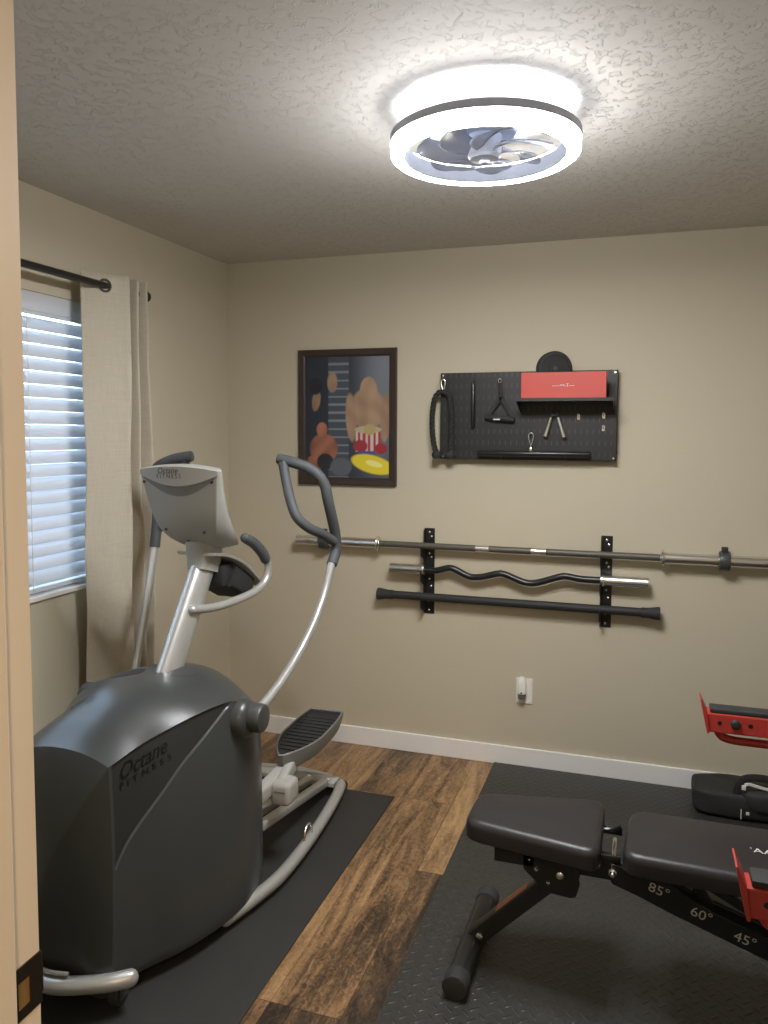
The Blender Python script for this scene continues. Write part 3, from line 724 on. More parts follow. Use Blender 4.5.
# ------------------------------------------------------------------ elliptical trainer
XC = -1.48
el = thing('elliptical_trainer', 'grey and silver elliptical trainer standing on the smooth black mat', 'elliptical trainer', (XC, 2.3, MZ))
ST = np.array([  # Y, half width low / mid / shoulder, shoulder z, crown z
 (1.690, .150, .162, .155, .688, .722),
 (1.800, .176, .182, .170, .706, .765),
 (1.910, .238, .225, .186, .713, .795),
 (2.030, .282, .264, .228, .729, .803),
 (2.150, .302, .288, .258, .727, .795),
 (2.230, .300, .294, .280, .702, .792),
 (2.300, .288, .284, .276, .665, .782),
 (2.370, .258, .256, .250, .605, .755),
 (2.430, .210, .206, .196, .520, .680),
 (2.460, .165, .158, .150, .440, .585)])
def shp(y):
    ys = ST[:, 0]; i = int(np.clip(np.searchsorted(ys, y) - 1, 0, len(ys) - 2)); t = (y - ys[i]) / (ys[i + 1] - ys[i])
    P = [ST[max(i - 1, 0)], ST[i], ST[i + 1], ST[min(i + 2, len(ys) - 1)]]
    return (.5 * ((2 * P[1]) + (-P[0] + P[2]) * t + (2 * P[0] - 5 * P[1] + 4 * P[2] - P[3]) * t * t + (-P[0] + 3 * P[1] - 3 * P[2] + P[3]) * t ** 3))[1:]
ZB = .035
def side_x(y, z):
    hb, hm, hs, zs, zc = shp(y); za, zm = .07, .40
    if z < za: return hb - .03 * ((za - z) / (za - ZB)) ** 2
    a = hb * (z - zm) * (z - zs) / ((za - zm) * (za - zs)); b = hm * (z - za) * (z - zs) / ((zm - za) * (zm - zs)); c = hs * (z - za) * (z - zm) / ((zs - za) * (zs - zm))
    return a + b + c
def top_z(y, x):
    hb, hm, hs, zs, zc = shp(y); t = min(1, abs(x - XC) / hs); return zs + (zc - zs) * (1 - t ** 2.2)
SEAM = np.array([(1.69, .385), (1.707, .405), (1.753, .468), (1.878, .550), (1.965, .609), (2.077, .676), (2.17, .726), (2.3, .80)])
SEAM = np.array(crom([tuple(p) for p in [(1.69, .385), (1.715, .415), (1.76, .462), (1.87, .540), (1.965, .609), (2.07, .672), (2.17, .726), (2.3, .80)]], 8))
def seam(y): return float(np.interp(y, SEAM[:, 0], SEAM[:, 1]))
NS, ND = 56, 22
def section(y, inset=True):
    hb, hm, hs, zs, zc = shp(y); half = []; mask = []
    for k in range(4): half.append(((hb - .03) * k / 4, ZB)); mask.append(0)
    zm = min(max(seam(y), .2), zs - .012); n1 = 30; amp = sm01((y - 1.700) / .006) * sm01((zs - seam(y) - .008) / .02) if inset else 0
    for k in range(NS + 1):
        if k <= n1: z = ZB + (zm - ZB) * k / n1
        elif k == NS: z = zs
        else: z = zm + .003 + (zs - .003 - zm - .003) * (k - n1 - 1) / (NS - 2 - n1)
        x = side_x(y, z); inn = n1 < k < NS - 0
        half.append((x - .007 * amp * inn, z)); mask.append(1 if inn and amp > 0.02 else 0)
    for k in range(1, ND + 1):
        x = hs * (1 - k / ND); half.append((x, zs + (zc - zs) * (1 - (x / hs) ** 2.2))); mask.append(0)
    pts = [(XC + x, z) for x, z in half] + [(XC - x, z) for x, z in half[-2:0:-1]]
    return pts, mask + mask[-2:0:-1]
bm = B(); pbm = B(); rows = []; msk = []
ys = sorted(list(np.linspace(1.690, 2.46, 112)) + [1.7005, 1.7035, 1.7062])
for s in (0., .25, .5, .7, .85, .94, .98):      # nose cap, bulging forwards
    pts, mk = section(1.690, False); zc = .42; y = 1.690 - .058 * (1 - s ** 2.4)
    rows.append([(XC + (x - XC) * max(s, .002), y + .028 * ((z - zc) / .36) ** 2 * 0, zc + (z - zc) * max(s, .002)) for x, z in pts]); msk.append([0] * len(pts))
for y in ys:
    pts, mk = section(y); rows.append([(x, y, z) for x, z in pts]); msk.append(mk)
for s in (.93, .75, .5, .25, 0.):
    pts, mk = section(2.46, False); zc = .25; y = 2.46 + .02 * (1 - s ** 2)
    rows.append([(XC + (x - XC) * max(s, .002), y, zc + (z - zc) * max(s, .002)) for x, z in pts]); msk.append([0] * len(pts))
V = [[bm.verts.new(p) for p in r] for r in rows]; n = len(rows[0]); PV = {}
for i in range(len(rows) - 1):
    for j in range(n):
        q = ((i, j), (i, (j + 1) % n), (i + 1, (j + 1) % n), (i + 1, j))
        if all(msk[a][b] for a, b in q):
            for a, b in q:
                if (a, b) not in PV: PV[(a, b)] = pbm.verts.new(rows[a][b])
            pbm.faces.new([PV[k] for k in q])
        else: bm.faces.new([V[a][b] for a, b in q])
bmesh.ops.delete(bm, geom=[v for v in bm.verts if not v.link_faces], context='VERTS')
sh = obj('shroud', bm, M['shroud'], el, angle=28)
for side in (1, -1):
    q = pbm.copy(); bmesh.ops.delete(q, geom=[v for v in q.verts if (v.co.x - XC) * side < 0], context='VERTS')
    obj('side_panel', q, M['panel'], sh, 'darker matte side panel', angle=60)
# lettering on the side panel
def on_side(y0, z0, sl):
    def f(u, v):
        y, z = y0 + u, z0 + v + sl * u
        return (XC + side_x(y, z) - .007 + .0018, y, z)
    return f
bm = B(); text_bm(bm, 'Octane', .062, on_side(1.728, .632, .10), shear=.35, width=.185)
text_bm(bm, 'F I T N E S S', .026, on_side(1.730, .606, .10), width=.190)
box(bm, (XC + side_x(1.73, .62) - .0065, 1.735, .6265), (XC + side_x(1.73, .62) - .0050, 1.745, .6285))
obj('side_lettering', bm, M['blackink'], el, 'black maker name on the side', smooth=False)
def on_top(u, v): return (u, v, top_z(v, u) + .0016)
bm = B(); bc = (-1.560, 1.880)
def top_ring(bm, c, a, b, w, t0=0, t1=360):
    N = 40; prev = None
    for k in range(N + 1):
        t = R(t0 + (t1 - t0) * k / N); p = [bm.verts.new(on_top(c[0] + (a + s) * math.cos(t), c[1] + (b + s) * math.sin(t))) for s in (-w, w)]
        if prev: bm.faces.new((prev[0], prev[1], p[1], p[0]))
        prev = p
top_ring(bm, bc, .038, .026, .0022); top_ring(bm, (bc[0] + .010, bc[1]), .020, .011, .0030, -70, 210)
for i in range(5):
    for j in range(3):
        top_ring(bm, (bc[0] - .030 + i * .008, bc[1] - .008 + j * .008), .0015, .0015, .0014)
obj('top_emblem', bm, M['blackink'], el, 'black oval emblem', smooth=False)
def top_patch(cx, cy, a, b, dz=.002):
    bm = B(); c = bm.verts.new((cx, cy, top_z(cy, cx) + dz)); prev = None; rings = []
    for r_ in (.4, .7, .9, 1.):
        rings.append([bm.verts.new((cx + a * r_ * math.cos(2 * PI * k / 36), cy + b * r_ * math.sin(2 * PI * k / 36), top_z(cy + b * r_ * math.sin(2 * PI * k / 36), cx + a * r_ * math.cos(2 * PI * k / 36)) + (dz if r_ < 1 else .0003))) for k in range(36)])
    for k in range(36):
        bm.faces.new((c, rings[0][k], rings[0][(k + 1) % 36]))
        for q in range(3): bm.faces.new((rings[q][k], rings[q + 1][k], rings[q + 1][(k + 1) % 36], rings[q][(k + 1) % 36]))
    return bm
obj('cup_recess', top_patch(-1.585, 2.130, .052, .060), M['blackm'], el, 'dark oval recess')
obj('cup_recess', top_patch(-1.415, 2.200, .045, .065), M['knuckle'], el, 'grey oval recess')

# pivot housings on both sides
for s in (1, -1):
    bm = B(); yc, zc = 2.205, .655
    def sx(v): return XC + s * v
    lathe(bm, (sx(.262), yc, zc), (s, 0, 0), [(0, 0), (.066, 0), (.064, .022), (.057, .036), (.046, .044), (0, .046)], 40)
    k = obj('pivot_housing', bm, M['shroud'], el)
    bm = B(); lathe(bm, (sx(.300), yc + .008, zc + .005), (s, 0, 0), [(0, 0), (.046, 0), (.047, .010), (.046, .040), (.042, .046), (.028, .049), (0, .049)], 40)
    obj('pivot_cap', bm, M['knuckle'], k)
# mast
bm = B(); sweep(bm, [(XC, 2.165, .720), (XC, 2.310, .93), (XC, 2.440, 1.118)], circ(.034, 24, .058), up=(0, 1, -.5)); obj('mast', bm, M['silver'], el, 'silver oval upright')
bm = B(); sweep(bm, [(XC, 2.422, 1.085), (XC, 2.432, 1.12), (XC, 2.437, 1.16), (XC, 2.432, 1.21)], rrect(.098, .140, .035), up=(0, 1, -.2), scales=[.86, .92, 1.0, 1.0]); obj('console_neck', bm, M['console'], el)
# console: rows from top to bottom
CT = []
N1 = 14
def crow(t):
    tp = max(t, 0.); yb = 2.273 + .060 * tp + .100 * tp ** 6; zb = 1.447 - .285 * t            # rear skin (towards the nose)
    yf = 2.300 + .130 * tp + .100 * tp ** 4; zf = 1.456 - .288 * t                               # front skin (towards the user)
    wb = .148 - .040 * tp - .066 * tp ** 6; wf = .148 - .030 * tp - .03 * tp ** 8
    return yb, zb, yf, zf, wb, wf
bm = B(); rings = []
for i in range(N1 + 1):
    yb, zb, yf, zf, wb, wf = crow(i / N1); r = []
    K = 10
    for k in range(K + 1): s = k / K * 2 - 1; r.append((XC + wb * s, yb - .012 * (1 - s * s), zb + .014 * (1 - s * s) * max(0, 1 - 3 * i / N1)))
    for k in range(1, 5): t = k / 5; r.append((XC + wb + (wf - wb) * t + .010 * math.sin(PI * t), yb + (yf - yb) * t, zb + (zf - zb) * t))
    for k in range(K + 1): s = 1 - k / K * 2; r.append((XC + wf * s, yf + .008 * (1 - s * s), zf + .014 * (1 - s * s) * max(0, 1 - 3 * i / N1)))
    for k in range(1, 5): t = 1 - k / 5; r.append((XC - wb - (wf - wb) * t - .010 * math.sin(PI * t), yb + (yf - yb) * t, zb + (zf - zb) * t))
    rings.append([bm.verts.new(p) for p in r])
for i in range(N1):
    A, C_ = rings[i], rings[i + 1]
    for j in range(len(A)): bm.faces.new((A[j], A[(j + 1) % len(A)], C_[(j + 1) % len(A)], C_[j]))
bm.faces.new(rings[0]); bm.faces.new(rings[-1][::-1])
cs = bevel_mod(obj('console', bm, M['console'], el), .006, 3, 40)
# raised lens-shaped lip along the top, with a dark groove under it
def cback(x, t, off): yb, zb, yf, zf, wb, wf = crow(t); s = (x - XC) / wb; return (x, yb - .012 * (1 - s * s) - off, zb + .014 * (1 - s * s) * max(0, 1 - 3 * max(t, 0)))
bm = B(); N = 24; up_, lo_ = [], []
for k in range(N + 1):
    s = k / N * 2 - 1; x = XC + .148 * s; d = .05 + .15 * (1 - s * s)
    up_.append([bm.verts.new(cback(x, -.012, .001)), bm.verts.new(cback(x, -.005, .009 * (1 - s * s) + .002))]); lo_.append([bm.verts.new(cback(x, d, .009 * (1 - s * s) + .002)), bm.verts.new(cback(x, d + .01, -.002))])
for k in range(N):
    a, b = k, k + 1
    bm.faces.new((up_[a][0], up_[b][0], up_[b][1], up_[a][1])); bm.faces.new((up_[a][1], up_[b][1], lo_[b][0], lo_[a][0])); bm.faces.new((lo_[a][0], lo_[b][0], lo_[b][1], lo_[a][1]))
obj('top_lip', bm, M['silverl'], cs, 'paler crescent along the top')
bm = B(); prev = None
for k in range(N + 1):
    s = (k / N * 2 - 1) * .93; x = XC + .148 * s; d = .05 + .15 * (1 - s * s); dd = d + .10 * (1 - s * s) + .008
    p = [bm.verts.new(cback(x, d, .0012)), bm.verts.new(cback(x, dd, .0012))]
    if prev: bm.faces.new((prev[0], prev[1], p[1], p[0]))
    prev = p
obj('groove', bm, M['consoled'], cs, 'dark groove')
bm = B()
text_bm(bm, 'Octane', .026, lambda u, v: cback(-1.548 + u, .068 - v / .285, .0124), shear=.3, width=.082)
text_bm(bm, 'F I T N E S S', .019, lambda u, v: cback(-1.552 + u, .118 - v / .285, .0124), width=.095)
obj('console_lettering', bm, M['blackm'], cs, 'grey maker name', smooth=False)
for x, t in ((-.138, .14), (.128, .13), (-.088, .72), (-.012, .86), (.072, .74)):
    p = Vector(cback(XC + x * (1 - .1 * t), t, .001)); bm = B(); lathe(bm, p, (0, -1, .3), [(0, 0), (.0065, 0), (.006, .001), (0, .0012)], 12)
    obj('screw', bm, M['blackink'], cs, 'dark screw head')
# tray and holder on the user's side of the mast
bm = B(); n_ = 16; prev = None
sec = []
for k in range(n_ + 1):
    t = k / n_; y = 2.375 + .335 * t; z = 1.150 - .02 * t - .145 * t ** 2.0; w = .070 + .022 * math.sin(min(1, t * 1.6) * PI / 2)
    sec.append([bm.verts.new((XC - w, y, z - .004)), bm.verts.new((XC + w, y, z - .004)), bm.verts.new((XC + w + .004, y, z + .006)), bm.verts.new((XC - w - .004, y, z + .006))])
for k in range(n_):
    for j in range(4): bm.faces.new((sec[k][j], sec[k][(j + 1) % 4], sec[k + 1][(j + 1) % 4], sec[k + 1][j]))
bm.faces.new(sec[0]); bm.faces.new(sec[-1][::-1])
tray = obj('tray', bm, M['silverl'], el)
bm = B(); sweep(bm, [(XC, 2.515, 1.055), (XC, 2.655, .985)], rrect(.150, .085, .012), up=(0, 0, 1)); box(bm, (-1.53, 2.46, 1.02), (-1.42, 2.54, 1.10), .008, 2); obj('holder_box', bm, M['blackm'], el, 'black holder box')
# heart-rate handles (left one is the mirror image)
for s in (1, -1):
    def mp(L): return [(XC + s * (x - XC), y, z) for x, y, z in L]
    bm = B(); tube(bm, (mp([(-1.490, 2.340, .968), (-1.46, 2.400, .962)]) if s < 0 else mp([(-1.447, 2.300, .972), (-1.425, 2.38, .963)])) + mp([(-1.40, 2.474, .964), (-1.37, 2.600, .980), (-1.356, 2.672, 1.016), (-1.355, 2.685, 1.068), (-1.360, 2.660, 1.112)]), .0155, 14, 6, dome=True)
    hh = obj('fixed_handle', bm, M['silver'], el)
    bm = B(); tube(bm, mp([(-1.358, 2.670, 1.095), (-1.362, 2.652, 1.122), (-1.376, 2.616, 1.160), (-1.388, 2.570, 1.186)]), [.0195, .0205, .0205, .0195], 14, 5, dome=True); obj('pulse_grip', bm, M['grip'], hh, 'dark pulse grip')
# moving arms
RM = [(-1.190, 2.210, .640), (-1.19, 2.308, .662), (-1.18, 2.426, .706), (-1.17, 2.572, .782), (-1.15, 2.663, .877), (-1.14, 2.736, .973), (-1.132, 2.785, 1.075)]
RG = [(-1.132, 2.785, 1.068), (-1.13, 2.825, 1.121), (-1.13, 2.814, 1.187), (-1.13, 2.783, 1.249), (-1.135, 2.755, 1.32), (-1.145, 2.749, 1.374), (-1.17, 2.741, 1.416), (-1.21, 2.738, 1.442), (-1.26, 2.729, 1.46), (-1.325, 2.725, 1.475)]
RI = [(-1.305, 2.718, 1.460), (-1.275, 2.689, 1.378), (-1.245, 2.66, 1.317), (-1.215, 2.647, 1.263), (-1.18, 2.678, 1.22), (-1.155, 2.743, 1.191), (-1.132, 2.805, 1.155)]
LM = [(-1.770, 2.223, .640), (-1.795, 2.34, .600), (-1.815, 2.42, .600), (-1.82, 2.474, .625), (-1.83, 2.515, .700), (-1.83, 2.564, .845), (-1.83, 2.607, .995), (-1.83, 2.644, 1.128)]
LG = [(-1.83, 2.642, 1.12), (-1.83, 2.664, 1.246), (-1.822, 2.643, 1.367), (-1.800, 2.615, 1.425), (-1.765, 2.600, 1.450), (-1.70, 2.596, 1.473), (-1.635, 2.602, 1.484)]
LI = [(-1.66, 2.600, 1.475), (-1.675, 2.616, 1.41), (-1.72, 2.640, 1.32), (-1.785, 2.665, 1.235), (-1.83, 2.658, 1.185)]
for mM, mG, mI, lb_ in ((RM, RG, RI, None), (LM, LG, LI, None)):
    bm = B(); tube(bm, mM, .0155, 16, 6); a = obj('moving_arm', bm, M['silver'], el)
    bm = B(); tube(bm, mG, .0208, 16, 6); tube(bm, mI, .0188, 14, 6)
    obj('hand_grip', bm, M['grip'], a, 'charcoal foam loop grip')
    bm = B(); e, d = Vector(mG[-1]), (Vector(mG[-1]) - Vector(mG[-2])).normalized(); cyl(bm, e - d * .001, e + d * .005, .0195, 16, .0015); obj('end_cap', bm, M['knuckle'], a)
# base frame
def mir(L): return [(2 * XC - x, y, z) for x, y, z in L]
rail = [(-1.215, 2.10, .042), (-1.180, 2.24, .042), (-1.158, 2.37, .042), (-1.157, 2.56, .042), (-1.170, 2.78, .044), (-1.190, 2.98, .050), (-1.206, 3.07, .055)]
for L in (rail, mir(rail)):
    bm = B(); tube(bm, L, .0225, 16, 5, dome=True); ra = obj('base_rail', bm, M['silver'], el)
    x = L[3][0]; bm = B(); tube(bm, [(x, 2.575, .058), (x, 2.585, .10), (x, 2.61, .112), (x, 2.635, .100), (x, 2.645, .058)], .004, 8, 4); obj('transport_loop', bm, M['chrome'], ra, 'small wire loop')
bm = B(); tube(bm, [(-1.215, 3.112, .032), (-1.30, 3.150, .032), (-1.40, 3.172, .032), (XC, 3.178, .032), (-1.56, 3.172, .032), (-1.66, 3.150, .032), (-1.745, 3.112, .032)], .024, 16, 5); cb_ = obj('rear_foot', bm, M['silver'], el)
for s in (1, -1):
    bm = B(); cyl(bm, (XC + s * .262, 3.114, .032), (XC + s * .272, 3.108, .032), .0255, 18, .003); obj('foot_cap', bm, M['knuckle'], cb_)
bm = B(); box(bm, (-1.735, 3.035, .066), (-1.225, 3.110, .072), .002); box(bm, (-1.735, 3.102, .040), (-1.225, 3.110, .072), .002); box(bm, (-1.735, 3.035, .055), (-1.225, 3.040, .072), .001); rp = obj('rear_plate', bm, M['silverl'], el)
for x in (-1.26, -1.35, -1.61, -1.70):
    bm = B(); lathe(bm, (x, 3.065, .072), (0, 0, 1), [(0, 0), (.010, 0), (.010, .005), (.006, .009), (0, .009)], 6)
    obj('bolt', bm, M['chrome'], rp)
for x in (-1.270, -1.345, -1.615, -1.690):
    bm = B(); sweep(bm, [(x, 2.15, .215), (x, 2.60, .142), (x, 3.045, .068)], rrect(.034, .034, .008)); obj('roller_track', bm, M['silver'], el)
# front foot with its wheels
bm = B(); ff = [(-1.285, 1.722, .100), (-1.32, 1.693, .100), (-1.374, 1.665, .100), (-1.43, 1.642, .100), (XC, 1.634, .100), (-1.53, 1.642, .100), (-1.586, 1.665, .100), (-1.64, 1.693, .100), (-1.675, 1.722, .100)]
ff = [(x, y - .012, z) for x, y, z in ff]
tube(bm, ff, .0235, 16, 5, dome=True); fo = obj('front_foot', bm, M['silver'], el)
bm = B(); tube(bm, [(-1.42, 1.63, .134), (XC, 1.622, .134), (-1.56, 1.636, .134)], .006, 8, 4); obj('trim_strip', bm, M['silverl'], el)
for s in (1, -1):
    bm = B(); x = XC + s * .148; lathe(bm, (x - .015, 1.722, MZ + .032), (1, 0, 0), [(.006, 0), (.028, 0), (.032, .005), (.032, .025), (.028, .030), (.006, .030), (.006, 0)], 32); w = obj('wheel', bm, M['rubber'], el)
    bm = B(); box(bm, (x - .021, 1.705, .030), (x - .017, 1.740, .092), .001); box(bm, (x + .017, 1.705, .030), (x + .021, 1.740, .092), .001); cyl(bm, (x - .022, 1.722, MZ + .032), (x + .022, 1.722, MZ + .032), .006, 12); obj('wheel_fork', bm, M['knuckle'], w)
# pedals
def pedal(xc, y0, y1, z0, z1, hidden=False):
    """tray tip at y0 (towards the nose) to heel at y1"""
    L = y1 - y0; out = []
    prof = []
    for k in range(15):
        t = k / 14; w = .088 * (math.sin(min(1, (t + .02) / .50) * PI / 2) ** .8) * (1 - .16 * max(0, (t - .62) / .38) ** 2.5)
        prof.append((t, w))
    def ring(sc_, dz):
        return [(xc + w * sc_, y0 + L * (.5 + (t - .5) * (1 - (1 - sc_) * .5)), z0 + (z1 - z0) * t + dz) for t, w in prof] + [(xc - w * sc_, y0 + L * (.5 + (t - .5) * (1 - (1 - sc_) * .5)), z0 + (z1 - z0) * t + dz) for t, w in prof[::-1]]
    bm = B(); rr = [ring(.62, -.064), ring(.86, -.050), ring(.98, -.012), ring(1.0, .012), ring(.95, .016), ring(.92, .013), ring(.86, .000)]
    VV = [[bm.verts.new(p) for p in r] for r in rr]
    for a, b in zip(VV, VV[1:]):
        for j in range(len(a)): bm.faces.new((a[j], a[(j + 1) % len(a)], b[(j + 1) % len(a)], b[j]))
    bm.faces.new(VV[0][::-1])
    p = obj('pedal', bm, M['pedal'], el, 'grey foot tray')
    bm = B(); rr = [ring(.90, .0125), ring(.86, .003), ring(.5, .003)]; VV = [[bm.verts.new(q) for q in r] for r in rr]
    for a, b in zip(VV, VV[1:]):
        for j in range(len(a)): bm.faces.new((a[j], a[(j + 1) % len(a)], b[(j + 1) % len(a)], b[j]))
    bm.faces.new(VV[-1])
    # grip ribs
    for k in range(2, 13):
        t, w = prof[k]; w *= .80; zz = z0 + (z1 - z0) * t + .0035; yy = y0 + L * (.5 + (t - .5) * .93)
        box(bm, (xc - w, yy - .003, zz - .002), (xc + w, yy + .003, zz + .003))
    obj('foot_pad', bm, M['blackm'], p, 'black ribbed foot pad')
pedal(-1.245, 2.560, 3.010, .372, .392); pedal(-1.700, 2.42, 2.86, .335, .335)
bm = B(); sweep(bm, crom([(-1.255, 2.20, .300), (-1.255, 2.45, .300), (-1.250, 2.62, .315), (-1.247, 2.78, .338)], 5), rrect(.046, .058, .012)); sweep(bm, crom([(-1.215, 2.47, .285), (-1.222, 2.56, .315), (-1.235, 2.68, .335)], 5), rrect(.034, .058, .012)); obj('pedal_arm', bm, M['silverl'], el)
bm = B(); sweep(bm, [(-1.70, 2.20, .275), (-1.70, 2.45, .285), (-1.70, 2.66, .298)], rrect(.046, .058, .012)); obj('pedal_arm', bm, M['silverl'], el)
for xk, yk, zk in ((-1.200, 2.500, .282), (-1.735, 2.40, .262)):
    bm = B(); box(bm, (xk - .040, yk - .042, zk - .040), (xk + .036, yk + .052, zk + .044), .017, 4); k_ = obj('linkage_cover', bm, M['silverl'], el)
    bm = B(); box(bm, (xk - .02, yk - .0435, zk + .012), (xk + .022, yk - .040, zk + .017)); obj('cover_slot', bm, M['consoled'], k_, smooth=False)
bm = B(); box(bm, (-1.44, 2.30, .12), (-1.36, 2.56, .22), .02, 3); box(bm, (-1.60, 2.30, .12), (-1.52, 2.56, .22), .02, 3); obj('crank_cover', bm, M['panel'], el)

# ------------------------------------------------------------------ weight bench
wb = thing('weight_bench', 'black adjustable weight bench on the diamond-tread mat', 'bench', (.1, 2.25, TZ))
def pad(bm, quad, z0, z1, r=.05, e=.022):
    """padded cushion with rounded plan corners and rolled edges; quad counter-clockwise (x, y)"""
    q = [Vector((*p, 0)) for p in quad]; plan = []
    for i in range(4):
        p, a, b = q[i], q[i - 1], q[(i + 1) % 4]; d0, d1 = (a - p).normalized(), (b - p).normalized(); s0, s1 = p + d0 * r, p + d1 * r
        for k in range(7):
            t = k / 6; plan.append(s0 * (1 - t) ** 2 + p * 2 * t * (1 - t) + s1 * t * t)
    c = sum(plan, Vector()) / len(plan); n = len(plan)
    # subdivide the long sides
    pl = []
    for i in range(n):
        a, b = plan[i], plan[(i + 1) % n]; m = max(1, int((b - a).length / .03))
        for k in range(m): pl.append(a + (b - a) * k / m)
    n = len(pl); nor = []
    for i in range(n):
        t = (pl[(i + 1) % n] - pl[i - 1]).normalized(); nor.append(Vector((t.y, -t.x, 0)))
    rings = []
    h = z1 - z0
    for k in range(7):
        a = R(-90 + 90 * k / 6 * .7) if 0 else 0
    levels = [(.030, z0), (.006, z0 + .001), (0, z0 + .006), (0, z1 - e)] + [(e * (1 - math.cos(R(a))), z1 - e + e * math.sin(R(a))) for a in (20, 40, 60, 78, 90)] + []
    for ins, z in levels: rings.append([bm.verts.new((*(p - nn * ins)[:2], z)) for p, nn in zip(pl, nor)])
    xs_ = [p.x for p in pl]; lo_x, hi_x = min(xs_) + .14, max(xs_) - .14
    last = [v.co.copy() for v in rings[-1]]
    for t in (.25, .5, .75, .97):
        rings.append([bm.verts.new(p.lerp(Vector((min(hi_x, max(lo_x, p.x)), c.y, z1)), t) + Vector((0, 0, .006 * math.sin(t * PI / 2)))) for p in last])
    for a, b in zip(rings, rings[1:]):
        for j in range(n): bm.faces.new((a[j], a[(j + 1) % n], b[(j + 1) % n], b[j]))
    bm.faces.new(rings[0][::-1]); bm.faces.new(rings[-1])
    return pl
bm = B(); pad(bm, [(-.466, 2.150), (-.082, 2.085), (-.082, 2.418), (-.462, 2.345)], .404, .466); so = obj('seat_pad', bm, M['pad'], wb)
bm = B(); box(bm, (-.44, 2.175, .394), (-.10, 2.325, .406), .002); obj('seat_board', bm, M['blackm'], so, smooth=False)
bm = B(); pad(bm, [(-.030, 2.105), (.84, 2.075), (.84, 2.395), (-.010, 2.385)], .404, .464, r=.055); bp_ = obj('back_pad', bm, M['pad'], wb)
bm = B(); box(bm, (.00, 2.13, .394), (.82, 2.36, .406), .002); obj('back_board', bm, M['blackm'], bp_, smooth=False)
bm = B(); text_bm(bm, "\u2019AAITK", .034, lambda u, v: (.296 + u, 2.215 + v - .02 * u, .4716), width=.115); obj('pad_lettering', bm, M['letter'], bp_, 'white maker lettering', smooth=False)
# front foot tube with caps
bm = B(); cyl(bm, (-.458, 2.045, TZ + .036), (-.450, 2.470, TZ + .036), .032, 28); ft = obj('front_foot', bm, M['black'], wb)
for a, b in (((-.4585, 2.020, TZ + .036), (-.4575, 2.075, TZ + .036)), ((-.4505, 2.440, TZ + .036), (-.4495, 2.492, TZ + .036))):
    bm = B(); cyl(bm, a, b, .036, 28, .005); obj('foot_cap', bm, M['rubber'], ft, 'ribbed rubber end cap')
# front leg: square tube
bm = B(); sweep(bm, [(-.452, 2.245, .055), (-.190, 2.245, .315)], rrect(.050, .050, .006, 2), up=(0, 1, 0)); lg = obj('front_leg', bm, M['black'], wb)
bm = B(); d = Vector((.262, 0, .260)).normalized(); nrm = Vector((-d.z, 0, d.x)); a = Vector((-.365, 2.245, .1415)) + nrm * .0256; b = Vector((-.275, 2.245, .231)) + nrm * .0256
V4 = [bm.verts.new(p) for p in (a + Vector((0, -.018, 0)), b + Vector((0, -.018, 0)), b + Vector((0, .018, 0)), a + Vector((0, .018, 0)))]; bm.faces.new(V4); obj('warning_sticker', bm, M['orange'], lg, 'orange sticker', smooth=False)
bm = B(); lathe(bm, (-.428, 2.219, .082), (0, -1, 0), [(0, 0), (.011, 0), (.011, .006), (.007, .010), (0, .011)], 6); lathe(bm, (-.428, 2.219, .082), (0, 1, 0), [(.013, -.001), (.013, .001), (0, .001)], 16); obj('bolt', bm, M['chrome'], lg)
# joint plates
bm = B()
for y in (2.205, 2.285): prism(bm, [(-.300, .372), (-.150, .372), (-.140, .30), (-.150, .262), (-.165, .256), (-.235, .262), (-.300, .320)], 'y', y, y + .006)
jp = bevel_mod(obj('joint_plate', bm, M['black'], wb, smooth=False), .001, 1)
for x, z, r_ in ((-.195, .318, .011), (-.228, .292, .006), (-.262, .325, .006), (-.282, .352, .005)):
    bm = B(); lathe(bm, (x, 2.205, z), (0, -1, 0), [(0, 0), (r_, 0), (r_, .003), (r_ * .6, .006), (0, .0065)], 16); obj('bolt', bm, M['chrome'], jp)
bm = B(); box(bm, (-.385, 2.205, .328), (-.268, 2.285, .394), .003); box(bm, (-.30, 2.222, .330), (-.10, 2.268, .372), .003); obj('seat_slide', bm, M['black'], wb, smooth=False)
# main beam under the pads
bm = B(); box(bm, (-.27, 2.218, .322), (-.02, 2.272, .378), .004); sweep(bm, [(-.05, 2.245, .350), (.12, 2.245, .318), (.86, 2.245, .085)], rrect(.050, .056, .006, 2), up=(0, 1, 0)); obj('main_beam', bm, M['black'], wb, smooth=False)
# angle ladder: side plate with numbers
def ladder_z(x): return .352 - .395 * (x - .0)
bm = B()
for y in (2.150,):
    prism(bm, [(-.062, .372), (-.05, .352), (.02, .330), (.09, .303), (.90, -.0 + .030), (.90, .10), (.36, .272), (.20, .322), (.105, .372), (.05, .398), (-.05, .404)], 'y', y, y + .006)
lad = obj('angle_ladder', bm, M['black'], wb, smooth=False)
for s_, x, z in (('85\u00b0', .040, .354), ('60\u00b0', .147, .308), ('45\u00b0', .254, .262)):
    bm = B(); text_bm(bm, s_, .036, (lambda x, z: (lambda u, v: (x + u + .22 * v, 2.1485, z + v - .30 * u)))(x, z), width=.052)
    obj('angle_number', bm, M['letter'], lad, 'white number ' + s_, smooth=False)
bm = B(); lathe(bm, (-.050, 2.150, .385), (0, -1, 0), [(0, 0), (.012, 0), (.011, .006), (.008, .008), (.007, .016), (.005, .019), (0, .020)], 20); cyl(bm, (-.050, 2.15, .385), (-.050, 2.336, .385), .006, 12); obj('hinge_bolt', bm, M['chrome'], wb)
bm = B(); tube(bm, [(-.10, 2.30, .425), (-.06, 2.30, .430), (-.035, 2.30, .445)], .007, 10, 3); obj('hinge_tube', bm, M['black'], wb)
